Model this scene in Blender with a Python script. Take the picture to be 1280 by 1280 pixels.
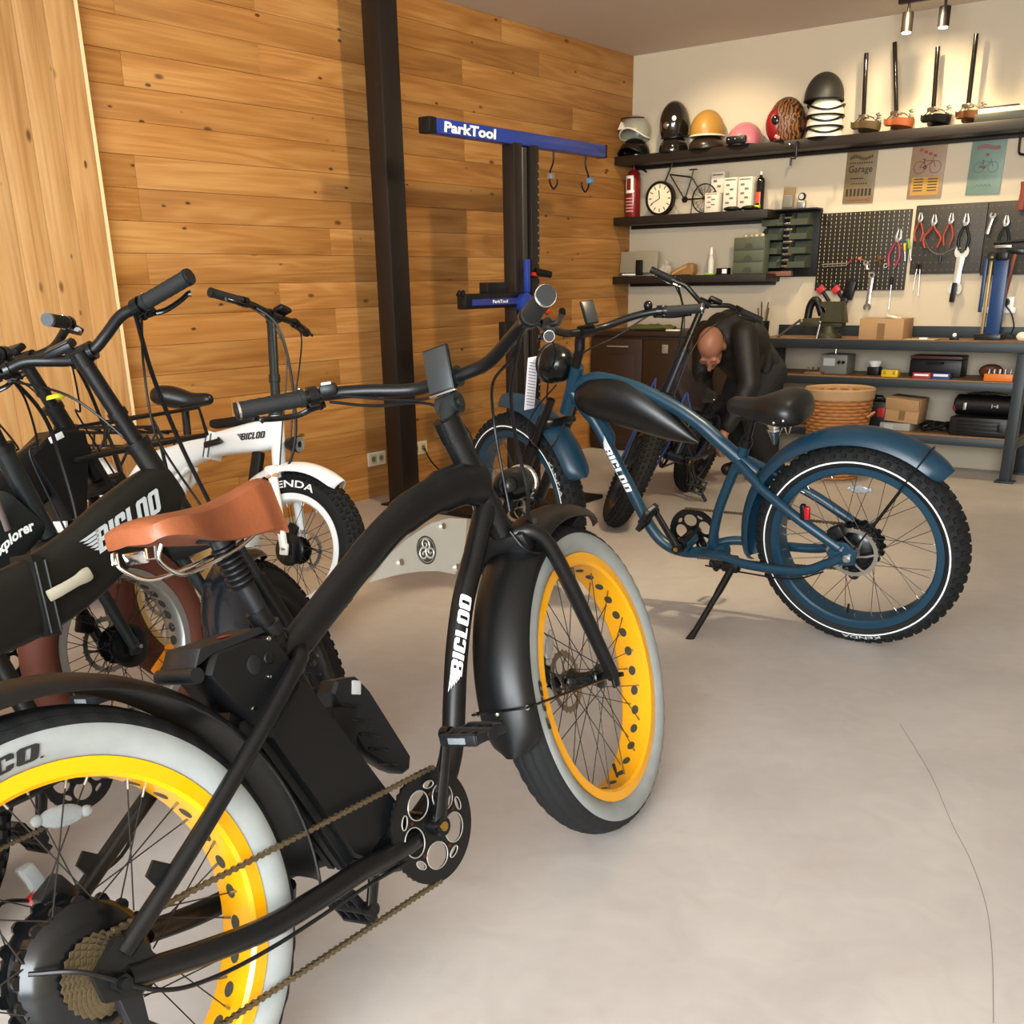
import bpy, bmesh, math, random
from mathutils import Vector, Matrix, Euler
random.seed(7)
scene = bpy.context.scene
for o in list(bpy.data.objects): bpy.data.objects.remove(o, do_unlink=True)
COL = scene.collection
PI = math.pi
def rad(a): return math.radians(a)

# ------------------------------------------------------------------ camera
F_PX, CX, CY, CAM_H = 1302.0, 640.0, 846.0, 1.24
def cam_axes(yaw, pitch, roll):
    cy, sy, cp, sp = math.cos(yaw), math.sin(yaw), math.cos(pitch), math.sin(pitch)
    f = Vector((sy*cp, cy*cp, sp)); r = Vector((cy, -sy, 0)); u = r.cross(f)
    return r*math.cos(roll)+u*math.sin(roll), u*math.cos(roll)-r*math.sin(roll), f
CR, CU, CF = cam_axes(rad(-37.5), rad(-20.75), rad(-0.947))
CPOS = Vector((0, 0, CAM_H))
cd = bpy.data.cameras.new('camera'); cam = bpy.data.objects.new('camera', cd); COL.objects.link(cam)
cd.sensor_fit = 'HORIZONTAL'; cd.sensor_width = 36; cd.lens = F_PX/1280*36
cd.shift_y = (CY-640)/1280; cd.clip_start = .05
cam.matrix_world = Matrix(((CR.x, CU.x, -CF.x, 0), (CR.y, CU.y, -CF.y, 0), (CR.z, CU.z, -CF.z, CAM_H), (0, 0, 0, 1)))
scene.camera = cam
def wy(px, py, Y):
    """surveyed point: where a photograph pixel meets the vertical plane at depth Y"""
    d = CF+CR*((px-CX)/F_PX)-CU*((py-CY)/F_PX); return CPOS+d*(Y/d.y)
def wx(px, py, X):
    d = CF+CR*((px-CX)/F_PX)-CU*((py-CY)/F_PX); return CPOS+d*(X/d.x)

# ------------------------------------------------------------------ world, light, exposure
w = bpy.data.worlds.new('world'); scene.world = w; w.use_nodes = True
bg = w.node_tree.nodes['Background']; bg.inputs[0].default_value = (0.86, 0.93, 1.0, 1); bg.inputs[1].default_value = 0.75
vs = scene.view_settings; vs.view_transform = 'Standard'; vs.look = 'None'; vs.exposure = 0.0; vs.gamma = 1; vs.use_curve_mapping = False
def area(name, loc, target, sx, sy, watts, col):
    l = bpy.data.lights.new(name, 'AREA'); l.shape = 'RECTANGLE'; l.size = sx; l.size_y = sy; l.energy = watts; l.color = col
    o = bpy.data.objects.new(name, l); COL.objects.link(o); o.location = loc
    o.rotation_euler = (Vector(target)-Vector(loc)).to_track_quat('-Z', 'Y').to_euler(); return o
area('shop_window_daylight', (0.8, -2.6, 1.7), (-1.8, 3.0, 0.7), 4.6, 2.4, 760, (0.90, 0.96, 1.0))
def spot(name, loc, target, watts, col, size=100, blend=.6, r=.05):
    l = bpy.data.lights.new(name, 'SPOT'); l.energy = watts; l.color = col; l.spot_size = rad(size); l.spot_blend = blend; l.shadow_soft_size = r
    o = bpy.data.objects.new(name, l); COL.objects.link(o); o.location = loc
    o.rotation_euler = (Vector(target)-Vector(loc)).to_track_quat('-Z', 'Y').to_euler(); return o
WARM = (1.0, 0.80, 0.52)
spot('track_spot_room', (-1.15, 3.55, 2.5), (-3.6, 5.0, .9), 240, WARM, 120, .6, .09)
spot('track_spot_back', (-2.3, 6.7, 2.72), (-2.5, 7.6, 1.3), 75, WARM, 110, .5, .03)
spot('track_spot_corner', (-3.7, 6.6, 2.72), (-3.8, 7.6, 1.4), 50, WARM, 95, .6, .03)

# ------------------------------------------------------------------ materials
def lin(c):
    if isinstance(c, str):
        c = c.lstrip('#'); c = [int(c[i:i+2], 16)/255 for i in (0, 2, 4)]
        c = [x/12.92 if x <= .04045 else ((x+.055)/1.055)**2.4 for x in c]
    return (c[0], c[1], c[2], 1)
MATS = {}
def pm(name, col, rough=.5, metal=0., noise=0., nscale=30., bump=0., bscale=200., coat=0., spec=.5, alpha=None, trans=0., emit=None, emis=0.):
    if name in MATS: return MATS[name]
    m = bpy.data.materials.new(name); m.use_nodes = True; MATS[name] = m
    nt = m.node_tree; b = nt.nodes['Principled BSDF']
    b.inputs['Base Color'].default_value = lin(col); b.inputs['Roughness'].default_value = rough; b.inputs['Metallic'].default_value = metal
    b.inputs['Specular IOR Level'].default_value = spec; b.inputs['Coat Weight'].default_value = coat; b.inputs['Transmission Weight'].default_value = trans
    if alpha is not None: b.inputs['Alpha'].default_value = alpha
    if emit: b.inputs['Emission Color'].default_value = lin(emit); b.inputs['Emission Strength'].default_value = emis
    tc = nt.nodes.new('ShaderNodeTexCoord')
    if noise:
        n = nt.nodes.new('ShaderNodeTexNoise'); n.inputs['Scale'].default_value = nscale; n.inputs['Detail'].default_value = 6
        nt.links.new(tc.outputs['Object'], n.inputs['Vector'])
        mx = nt.nodes.new('ShaderNodeMix'); mx.data_type = 'RGBA'; c = lin(col)
        mx.inputs[6].default_value = tuple(max(0, x*(1-noise)) for x in c[:3])+(1,); mx.inputs[7].default_value = tuple(min(1, x*(1+noise)) for x in c[:3])+(1,)
        nt.links.new(n.outputs['Fac'], mx.inputs[0]); nt.links.new(mx.outputs[2], b.inputs['Base Color'])
    if bump:
        n2 = nt.nodes.new('ShaderNodeTexNoise'); n2.inputs['Scale'].default_value = bscale; n2.inputs['Detail'].default_value = 4
        nt.links.new(tc.outputs['Object'], n2.inputs['Vector'])
        bp = nt.nodes.new('ShaderNodeBump'); bp.inputs['Strength'].default_value = bump; bp.inputs['Distance'].default_value = .002
        nt.links.new(n2.outputs['Fac'], bp.inputs['Height']); nt.links.new(bp.outputs[0], b.inputs['Normal'])
    return m

def wood_mat(name, axis, dark, mid, light, plank_shift=True):
    """knotty larch: stretched grain, cathedral figure and knots; axis = grain direction in world space"""
    m = bpy.data.materials.new(name); m.use_nodes = True; MATS[name] = m
    nt = m.node_tree; N = nt.nodes; Lk = nt.links; b = N['Principled BSDF']
    g = N.new('ShaderNodeNewGeometry'); oi = N.new('ShaderNodeObjectInfo')
    off = N.new('ShaderNodeVectorMath'); off.operation = 'SCALE'; off.inputs[0].default_value = (13.1, 17.7, 7.3)
    Lk.new(oi.outputs['Random'], off.inputs['Scale'])
    ad = N.new('ShaderNodeVectorMath'); ad.operation = 'ADD'; Lk.new(g.outputs['Position'], ad.inputs[0]); Lk.new(off.outputs[0], ad.inputs[1])
    def mp(s):
        k = N.new('ShaderNodeMapping'); sc = [s[1]]*3; sc['xyz'.index(axis)] = s[0]; k.inputs['Scale'].default_value = sc
        Lk.new(ad.outputs[0], k.inputs['Vector']); return k
    # cathedral figure: sine of a slowly varying, strongly stretched noise
    n1 = N.new('ShaderNodeTexNoise'); n1.inputs['Scale'].default_value = 1; n1.inputs['Detail'].default_value = 2; n1.inputs['Distortion'].default_value = .4
    Lk.new(mp((.55, 7.5)).outputs[0], n1.inputs['Vector'])
    mu = N.new('ShaderNodeMath'); mu.operation = 'MULTIPLY'; mu.inputs[1].default_value = 46; Lk.new(n1.outputs['Fac'], mu.inputs[0])
    sn = N.new('ShaderNodeMath'); sn.operation = 'SINE'; Lk.new(mu.outputs[0], sn.inputs[0])
    mr = N.new('ShaderNodeMapRange'); mr.inputs[1].default_value = -1; mr.inputs[2].default_value = 1; Lk.new(sn.outputs[0], mr.inputs[0])
    n2 = N.new('ShaderNodeTexNoise'); n2.inputs['Scale'].default_value = 1; n2.inputs['Detail'].default_value = 5
    Lk.new(mp((3, 130)).outputs[0], n2.inputs['Vector'])
    n3 = N.new('ShaderNodeTexNoise'); n3.inputs['Scale'].default_value = 1; n3.inputs['Detail'].default_value = 3
    Lk.new(mp((.8, 9)).outputs[0], n3.inputs['Vector'])
    a1 = N.new('ShaderNodeMath'); a1.operation = 'MULTIPLY_ADD'; a1.inputs[1].default_value = .13; Lk.new(mr.outputs[0], a1.inputs[0])
    a2 = N.new('ShaderNodeMath'); a2.operation = 'MULTIPLY'; a2.inputs[1].default_value = .34; Lk.new(n2.outputs['Fac'], a2.inputs[0]); Lk.new(a2.outputs[0], a1.inputs[2])
    a3 = N.new('ShaderNodeMath'); a3.operation = 'MULTIPLY_ADD'; a3.inputs[1].default_value = .62; Lk.new(n3.outputs['Fac'], a3.inputs[0]); Lk.new(a1.outputs[0], a3.inputs[2])
    rmp = N.new('ShaderNodeValToRGB'); e = rmp.color_ramp.elements; e[0].position = .28; e[0].color = lin(dark); e[1].position = .78; e[1].color = lin(light)
    x = e.new(.53); x.color = lin(mid); Lk.new(a3.outputs[0], rmp.inputs[0])
    # knots
    vo = N.new('ShaderNodeTexVoronoi'); vo.inputs['Scale'].default_value = 1; vo.inputs['Randomness'].default_value = 1
    Lk.new(mp((3.0, 7.0)).outputs[0], vo.inputs['Vector'])
    kr = N.new('ShaderNodeValToRGB'); ke = kr.color_ramp.elements; ke[0].position = .045; ke[0].color = (1, 1, 1, 1); ke[1].position = .10; ke[1].color = (0, 0, 0, 1)
    Lk.new(vo.outputs['Distance'], kr.inputs[0])
    mk = N.new('ShaderNodeMix'); mk.data_type = 'RGBA'; mk.inputs[7].default_value = lin('#4a2711'); Lk.new(rmp.outputs[0], mk.inputs[6])
    kf = N.new('ShaderNodeMath'); kf.operation = 'MULTIPLY'; kf.inputs[1].default_value = .8; Lk.new(kr.outputs[0], kf.inputs[0]); Lk.new(kf.outputs[0], mk.inputs[0])
    vo2 = N.new('ShaderNodeTexVoronoi'); vo2.inputs['Scale'].default_value = 1; Lk.new(mp((4.2, 9.5)).outputs[0], vo2.inputs['Vector'])
    kr2 = N.new('ShaderNodeValToRGB'); kr2.color_ramp.elements[0].position = .05; kr2.color_ramp.elements[0].color = (1, 1, 1, 1); kr2.color_ramp.elements[1].position = .085; kr2.color_ramp.elements[1].color = (0, 0, 0, 1); Lk.new(vo2.outputs['Distance'], kr2.inputs[0])
    mk2 = N.new('ShaderNodeMix'); mk2.data_type = 'RGBA'; mk2.inputs[7].default_value = lin('#2e180b'); Lk.new(mk.outputs[2], mk2.inputs[6]); kf2 = N.new('ShaderNodeMath'); kf2.operation = 'MULTIPLY'; kf2.inputs[1].default_value = .85; Lk.new(kr2.outputs[0], kf2.inputs[0]); Lk.new(kf2.outputs[0], mk2.inputs[0]); mk = mk2
    hs = N.new('ShaderNodeHueSaturation'); Lk.new(mk.outputs[2], hs.inputs['Color'])
    v = N.new('ShaderNodeMapRange'); v.inputs[3].default_value = .91; v.inputs[4].default_value = 1.08; Lk.new(oi.outputs['Random'], v.inputs[0]); Lk.new(v.outputs[0], hs.inputs['Value'])
    Lk.new(hs.outputs[0], b.inputs['Base Color']); b.inputs['Roughness'].default_value = .55; b.inputs['Specular IOR Level'].default_value = .3
    bp = N.new('ShaderNodeBump'); bp.inputs['Strength'].default_value = .15; bp.inputs['Distance'].default_value = .002; Lk.new(a1.outputs[0], bp.inputs['Height']); Lk.new(bp.outputs[0], b.inputs['Normal'])
    return m

# ------------------------------------------------------------------ mesh helpers
class MB:
    def __init__(s): s.v = []; s.f = []; s.m = []; s.cur = 0
    def add(s, vs, fs, mi=None):
        k = len(s.v); s.v += [tuple(x) for x in vs]; s.f += [tuple(i+k for i in f) for f in fs]
        s.m += ([s.cur if mi is None else mi]*len(fs)) if not isinstance(mi, list) else mi
        return s
    def box(s, c, d, rot=None, mi=None, taper=1.):
        hx, hy, hz = d[0]/2, d[1]/2, d[2]/2
        p = [Vector((sx*hx*(taper if sz > 0 else 1), sy*hy*(taper if sz > 0 else 1), sz*hz)) for sz in (-1, 1) for sx, sy in ((-1, -1), (1, -1), (1, 1), (-1, 1))]
        if rot is not None:
            R = rot if isinstance(rot, Matrix) else Euler(rot).to_matrix(); p = [R @ q for q in p]
        c = Vector(c); return s.add([q+c for q in p], [(3, 2, 1, 0), (4, 5, 6, 7), (0, 1, 5, 4), (1, 2, 6, 5), (2, 3, 7, 6), (3, 0, 4, 7)], mi)
    def bbox(s, c, d, b=.004, rot=None, mi=None):
        """box with chamfered edges"""
        bm = bmesh.new(); bmesh.ops.create_cube(bm, size=1)
        for v in bm.verts: v.co = Vector((v.co.x*d[0], v.co.y*d[1], v.co.z*d[2]))
        bmesh.ops.bevel(bm, geom=list(bm.edges), offset=min(b, min(d)*.45), segments=2, affect='EDGES', profile=.5)
        R = None if rot is None else (rot if isinstance(rot, Matrix) else Euler(rot).to_matrix()); c = Vector(c)
        bm.verts.index_update(); vs = [((R @ v.co) if R else v.co)+c for v in bm.verts]; fs = [[v.index for v in f.verts] for f in bm.faces]; bm.free()
        return s.add(vs, fs, mi)
    def tube(s, pts, r, n=10, cap=True, mi=None, flat=1., up=None):
        pts = [Vector(p) for p in pts]; rs = r if isinstance(r, (list, tuple)) else [r]*len(pts)
        rings = []; prev = None
        for i, p in enumerate(pts):
            t = (pts[min(i+1, len(pts)-1)]-pts[max(i-1, 0)]); t = t.normalized() if t.length > 1e-9 else Vector((0, 0, 1))
            if prev is None:
                a = Vector(up) if up is not None else (Vector((0, 1, 0)) if abs(t.y) < .9 else Vector((1, 0, 0)))
            else: a = prev
            a = (a-t*a.dot(t)); a = a.normalized() if a.length > 1e-6 else t.orthogonal().normalized()
            prev = a; bb = t.cross(a)
            rings.append([p+(a*math.cos(k*2*PI/n)*flat+bb*math.sin(k*2*PI/n))*rs[i] for k in range(n)])
        return s.loft(rings, cap, mi)
    def loft(s, rings, cap=True, mi=None, closed=True):
        n = len(rings[0]); vs = [q for r in rings for q in r]; fs = []
        for i in range(len(rings)-1):
            for k in range(n if closed else n-1):
                a, b = i*n+k, i*n+(k+1) % n; fs.append((a, b, b+n, a+n))
        if cap: fs.append(tuple(range(n-1, -1, -1))); fs.append(tuple(range((len(rings)-1)*n, len(rings)*n)))
        return s.add(vs, fs, mi)
    def lathe(s, prof, n=32, c=(0, 0, 0), axis='z', mi=None, mlist=None, a0=0., a1=2*PI, closed_prof=False):
        """prof: (radius, height) pairs around axis"""
        c = Vector(c); full = abs(a1-a0-2*PI) < 1e-6; cols = n if full else n+1; vs = []; m = len(prof)
        for i in range(cols):
            a = a0+(a1-a0)*i/n; ca, sa = math.cos(a), math.sin(a)
            for r, h in prof:
                q = {'z': (r*ca, r*sa, h), 'y': (r*ca, h, r*sa), 'x': (h, r*ca, r*sa)}[axis]; vs.append(c+Vector(q))
        fs = []; ms = []
        for i in range(n):
            j = (i+1) % cols
            for k in range(m if closed_prof else m-1):
                k2 = (k+1) % m; fs.append((i*m+k, j*m+k, j*m+k2, i*m+k2)); ms.append(mlist[k] if mlist else (s.cur if mi is None else mi))
        return s.add(vs, fs, ms)
    def cyl(s, p0, p1, r0, r1=None, n=16, mi=None): return s.tube([p0, p1], [r0, r0 if r1 is None else r1], n, True, mi)
    def sph(s, c, r, n=12, mi=None, sc=(1, 1, 1), rot=None):
        c = Vector(c); rings = []
        for i in range(1, n):
            a = PI*i/n; rings.append([Vector((math.sin(a)*math.cos(2*PI*k/(2*n))*r*sc[0], math.sin(a)*math.sin(2*PI*k/(2*n))*r*sc[1], -math.cos(a)*r*sc[2])) for k in range(2*n)])
        if rot is not None: R = Euler(rot).to_matrix(); rings = [[R @ q for q in rg] for rg in rings]
        return s.loft([[q+c for q in rg] for rg in rings], True, mi)
    def prism(s, poly, a, b, plane='xz', mi=None, bevel=0.):
        """polygon in plane extruded between a and b on the other axis"""
        def P(u, v, w): return {'xz': (u, w, v), 'xy': (u, v, w), 'yz': (w, u, v)}[plane]
        n = len(poly)
        if bevel:
            cx = sum(p[0] for p in poly)/n; cy = sum(p[1] for p in poly)/n
            def sh(p): d = math.hypot(p[0]-cx, p[1]-cy) or 1; k = max(0, 1-bevel/d); return (cx+(p[0]-cx)*k, cy+(p[1]-cy)*k)
            ins = [sh(p) for p in poly]; sg = 1 if b > a else -1
            rings = [[P(*p, a) for p in ins], [P(*p, a+sg*bevel) for p in poly], [P(*p, b-sg*bevel) for p in poly], [P(*p, b) for p in ins]]
            return s.loft(rings, True, mi)
        return s.loft([[P(*p, a) for p in poly], [P(*p, b) for p in poly]], True, mi)
    def xf(s, M4): s.v = [tuple(M4 @ Vector(q)) for q in s.v]; return s
    def build(s, name, mat, parent=None, smooth=True, M4=None, sharp=40):
        me = bpy.data.meshes.new(name); me.from_pydata(s.v, [], s.f)
        mats = mat if isinstance(mat, (list, tuple)) else [mat]
        for q in mats: me.materials.append(q)
        for p, mi in zip(me.polygons, s.m): p.material_index = mi
        bm = bmesh.new(); bm.from_mesh(me); bmesh.ops.recalc_face_normals(bm, faces=bm.faces); bm.to_mesh(me); bm.free()
        if smooth: me.shade_smooth(); me.set_sharp_from_angle(angle=rad(sharp))
        me.update(); o = bpy.data.objects.new(name, me); COL.objects.link(o)
        if parent is not None: o.parent = parent
        if M4 is not None: o.matrix_local = M4
        return o
def cp(o, parent=None, M4=None, loc=None):
    c = o.copy(); COL.objects.link(c)
    if parent is not None: c.parent = parent
    if M4 is not None: c.matrix_local = M4
    if loc is not None: c.location = loc
    return c
def tag(o, label, cat, group=None):
    o['label'] = label; o['category'] = cat
    if group: o['group'] = group
    return o
def thing(name, label, cat, loc=(0, 0, 0), rot=(0, 0, 0), group=None):
    o = bpy.data.objects.new(name, None); o.empty_display_size = .1; COL.objects.link(o); o.location = loc; o.rotation_euler = rot
    return tag(o, label, cat, group)
def structure(o): o['kind'] = 'structure'; return o
def stuff(o): o['kind'] = 'stuff'; return o
def spline(pts, k=6):
    """Catmull-Rom through points (any dimension)"""
    P = [Vector(p) for p in pts]; out = []
    for i in range(len(P)-1):
        p0 = P[i-1] if i else P[0]*2-P[1]; p1, p2 = P[i], P[i+1]; p3 = P[i+2] if i+2 < len(P) else P[-1]*2-P[-2]
        for j in range(k):
            t = j/k; out.append(.5*((2*p1)+(p2-p0)*t+(2*p0-5*p1+4*p2-p3)*t*t+(3*p1-p0-3*p2+p3)*t**3))
    out.append(P[-1]); return out
def xz(pts, y=0.): return [(p[0], y, p[1]) for p in pts]
_txt = {}
def text_geo(s, bold=0.0, spacing=1.0):
    """flat glyph mesh (height about 1, origin bottom-left, in xy) as verts, faces"""
    key = (s, bold, spacing)
    if key not in _txt:
        cu = bpy.data.curves.new('t', 'FONT'); cu.body = s; cu.size = 1.4; cu.offset = bold; cu.space_character = spacing; cu.resolution_u = 3
        o = bpy.data.objects.new('t', cu); COL.objects.link(o); bpy.context.view_layer.update()
        me = o.evaluated_get(bpy.context.evaluated_depsgraph_get()).to_mesh()
        v = [x.co.copy() for x in me.vertices]; f = [tuple(p.vertices) for p in me.polygons]
        o.to_mesh_clear() if hasattr(o, 'to_mesh_clear') else None
        bpy.data.objects.remove(o, do_unlink=True); bpy.data.curves.remove(cu)
        x0 = min(q.x for q in v); _txt[key] = ([Vector((q.x-x0, q.y, 0)) for q in v], f, max(q.x for q in v)-x0)
    return _txt[key]
def slice_v(v, f, cuts):
    """cut a flat glyph mesh along v so it can follow a curved surface"""
    bm = bmesh.new(); vs = [bm.verts.new(q) for q in v]
    for t in f:
        try: bm.faces.new([vs[i] for i in t])
        except ValueError: pass
    for c in cuts: bmesh.ops.bisect_plane(bm, geom=list(bm.verts)+list(bm.edges)+list(bm.faces), plane_co=(0, c, 0), plane_no=(0, 1, 0))
    bm.verts.index_update(); out = [q.co.copy() for q in bm.verts], [tuple(q.index for q in t.verts) for t in bm.faces]; bm.free(); return out
def flat_fill(loops):
    cu = bpy.data.curves.new('t', 'CURVE'); cu.dimensions = '2D'; cu.fill_mode = 'BOTH'
    for lp in loops:
        sp = cu.splines.new('POLY'); sp.points.add(len(lp)-1); sp.use_cyclic_u = True
        for q, pt in zip(sp.points, lp): q.co = (pt[0], pt[1], 0, 1)
    o = bpy.data.objects.new('t', cu); COL.objects.link(o); bpy.context.view_layer.update()
    me = o.evaluated_get(bpy.context.evaluated_depsgraph_get()).to_mesh(); v = [q.co.copy() for q in me.vertices]; f = [tuple(t.vertices) for t in me.polygons]
    bpy.data.objects.remove(o, do_unlink=True); bpy.data.curves.remove(cu); return v, f
BLOCK = {'B': (.66, [[(0, 0), (.54, 0), (.66, .10), (.66, .42), (.58, .51), (.66, .60), (.66, .90), (.54, 1), (0, 1)], [(.25, .17), (.41, .17), (.41, .42), (.25, .42)], [(.25, .60), (.41, .60), (.41, .83), (.25, .83)]]),
         'E': (.54, [[(0, 0), (.54, 0), (.54, .19), (.25, .19), (.25, .41), (.48, .41), (.48, .59), (.25, .59), (.25, .81), (.54, .81), (.54, 1), (0, 1)]]), ' ': (.14, []), '.': (.10, [[(0, 0), (.10, 0), (.10, .12), (0, .12)]]),
         'I': (.26, [[(0, 0), (.26, 0), (.26, 1), (0, 1)]]),
         'C': (.62, [[(.10, 0), (.52, 0), (.62, .10), (.62, .36), (.38, .36), (.38, .18), (.25, .18), (.25, .82), (.38, .82), (.38, .64), (.62, .64), (.62, .90), (.52, 1), (.10, 1), (0, .90), (0, .10)]]),
         'L': (.52, [[(0, 0), (.52, 0), (.52, .19), (.25, .19), (.25, 1), (0, 1)]]),
         'O': (.66, [[(.10, 0), (.56, 0), (.66, .10), (.66, .90), (.56, 1), (.10, 1), (0, .90), (0, .10)], [(.25, .18), (.41, .18), (.41, .82), (.25, .82)]])}
_blk = {}
def block_geo(word):
    if word not in _blk:
        loops = []; x = 0
        for ch in word:
            w_, ls = BLOCK[ch]; loops += [[(q[0]+x, q[1]) for q in l] for l in ls]; x += w_+.075
        v, f = flat_fill(loops); v, f = slice_v(v, f, [.125*k for k in range(1, 8)]); _blk[word] = (v, f, x-.075)
    return _blk[word]
def put_text(mb, s, fn, width, height, bold=0., shear=0., spacing=1.):
    """fn maps (u along 0..width, v up 0..height) to a 3-D point"""
    v, f, wd = text_geo(s, bold, spacing); mb.add([fn(q.x/wd*width+shear*q.y*height, q.y*height) for q in v], f); return mb

# ------------------------------------------------------------------ room shell
XW, YW, ZC = -4.60, 7.60, 2.79
LARCH = wood_mat('larch_horizontal', 'y', '#8d5c2a', '#ad783e', '#c39356')
LARCHV = wood_mat('larch_vertical', 'z', '#98693a', '#b98c57', '#cba473')
def floor_mat():
    m = bpy.data.materials.new('microcement'); m.use_nodes = True; nt = m.node_tree; N = nt.nodes; Lk = nt.links; b = N['Principled BSDF']
    tc = N.new('ShaderNodeTexCoord')
    n1 = N.new('ShaderNodeTexNoise'); n1.inputs['Scale'].default_value = 1.3; n1.inputs['Detail'].default_value = 6; n1.inputs['Distortion'].default_value = .8; Lk.new(tc.outputs['Object'], n1.inputs['Vector'])
    n2 = N.new('ShaderNodeTexNoise'); n2.inputs['Scale'].default_value = 9; n2.inputs['Detail'].default_value = 8; n2.inputs['Distortion'].default_value = 1.5; Lk.new(tc.outputs['Object'], n2.inputs['Vector'])
    r = N.new('ShaderNodeValToRGB'); e = r.color_ramp.elements; e[0].position = .3; e[0].color = lin('#b3aca7'); e[1].position = .7; e[1].color = lin('#c3bcb6')
    x = e.new(.5); x.color = lin('#bbb4ae'); Lk.new(n1.outputs['Fac'], r.inputs[0])
    mx = N.new('ShaderNodeMix'); mx.data_type = 'RGBA'; mx.blend_type = 'OVERLAY'; mx.inputs[0].default_value = .16; Lk.new(r.outputs[0], mx.inputs[6]); Lk.new(n2.outputs['Color'], mx.inputs[7])
    bw = N.new('ShaderNodeRGBToBW'); Lk.new(n2.outputs['Color'], bw.inputs[0]); Lk.new(bw.outputs[0], mx.inputs[7])
    # trowel stains in dusty pink
    n4 = N.new('ShaderNodeTexNoise'); n4.inputs['Scale'].default_value = 2.1; n4.inputs['Detail'].default_value = 9; n4.inputs['Distortion'].default_value = 2.2; Lk.new(tc.outputs['Object'], n4.inputs['Vector'])
    k = N.new('ShaderNodeValToRGB'); k.color_ramp.elements[0].position = .62; k.color_ramp.elements[0].color = (0, 0, 0, 1); k.color_ramp.elements[1].position = .74; k.color_ramp.elements[1].color = (.35, .35, .35, 1); Lk.new(n4.outputs['Fac'], k.inputs[0])
    m2 = N.new('ShaderNodeMix'); m2.data_type = 'RGBA'; m2.inputs[7].default_value = lin('#af9c92'); Lk.new(mx.outputs[2], m2.inputs[6]); Lk.new(k.outputs[0], m2.inputs[0])
    Lk.new(m2.outputs[2], b.inputs['Base Color'])
    rr = N.new('ShaderNodeMapRange'); rr.inputs[3].default_value = .30; rr.inputs[4].default_value = .48; Lk.new(n2.outputs['Fac'], rr.inputs[0]); Lk.new(rr.outputs[0], b.inputs['Roughness'])
    bp = N.new('ShaderNodeBump'); bp.inputs['Strength'].default_value = .06; bp.inputs['Distance'].default_value = .01; Lk.new(n2.outputs['Fac'], bp.inputs['Height']); Lk.new(bp.outputs[0], b.inputs['Normal'])
    b.inputs['Specular IOR Level'].default_value = .45
    return m
M_FLOOR = floor_mat()
M_PLASTER = pm('white_plaster', '#c6b9a2', .85, noise=.04, nscale=3, bump=.15, bscale=60)
M_CEIL = pm('ceiling_plaster', '#d2c6b8', .9, noise=.03, nscale=2)
fl = structure(MB().box((-1.3, 2.3, -.05), (6.8, 10.8, .1)).build('floor', M_FLOOR, smooth=False))
structure(MB().box((-1.3, 2.3, ZC+.05), (6.8, 10.8, .1)).build('ceiling', M_CEIL, smooth=False))
structure(MB().box((2.16, 2.3, ZC/2), (.12, 10.8, ZC)).build('wall_right', M_PLASTER, smooth=False))
structure(MB().box((-1.3, YW+.06, ZC/2), (6.8, .12, ZC)).build('wall_back', M_PLASTER, smooth=False))
wl = structure(MB().box((XW-.09, 2.3, ZC/2), (.12, 10.8, ZC)).build('wall_left', pm('batten_dark', '#3a2413', .9), smooth=False))
ROWS = 20; PH = ZC/ROWS
pm_cache = {}
def plank(y0, y1, row, X, parent, jit):
    L = y1-y0; key = round(L, 2)
    if key not in pm_cache:
        o = MB().bbox((0, 0, 0), (.03, key-.0014, PH-.0014), .0012).build('plank', LARCH, parent); pm_cache[key] = o
    else: o = cp(pm_cache[key], parent)
    o.location = (X+jit, (y0+y1)/2, (row+.5)*PH); return o
for r in range(ROWS):
    y = 7.60; first = True
    while y > -1.0:
        L = random.choice([1.6, 2.0, 2.4, 2.8]) if not first else random.choice([.8, 1.2, 1.6, 2.0]); first = False
        plank(y-L, y, r, XW-.015, wl, random.uniform(-.0012, .0012)); y -= L
# projecting lining of upright boards at the near end of the timber wall, with a pale edge strip
wp = structure(MB().box((-4.565, 1.0, ZC/2), (.03, 3.88, ZC)).build('wall_lining', pm('batten_dark', '#3a2413'), smooth=False))
YE = wx(94.5, 0, -4.52).y
vb = None; y = YE-.012
while y > -.8:
    if vb is None: vb = MB().bbox((0, 0, ZC/2), (.024, .1388, ZC-.004), .0012).build('board', LARCHV, wp); o = vb
    else: o = cp(vb, wp)
    o.location = (-4.532+random.uniform(-.001, .001), y-.07, 0); y -= .14
structure(MB().box((-4.5405, YE-.002, ZC/2), (.045, .016, ZC)).build('trim_1', pm('pale_edge', '#ecd2a2', .5), smooth=False))
# hairline crack in the floor
def gpt(px, py):
    d = CF+CR*((px-CX)/F_PX)-CU*((py-CY)/F_PX); return CPOS+d*(-CAM_H/d.z)
pts = spline([gpt(*q) for q in ((1125, 905), (1163, 968), (1190, 1030), (1213, 1075), (1232, 1130), (1240, 1190), (1242, 1279))], 8)
mb = MB()
for i in range(len(pts)-1):
    a, b = pts[i], pts[i+1]; n = (b-a).cross(Vector((0, 0, 1))).normalized()*.0009; j = Vector((random.uniform(-.003, .003), 0, 0)); z = Vector((0, 0, .0006))
    mb.add([a-n+z, a+n+z, b+n+z, b-n+z], [(0, 1, 2, 3)])
mb.build('hairline_crack', pm('crack_grey', '#8d857e', .9), fl, smooth=False)
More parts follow.
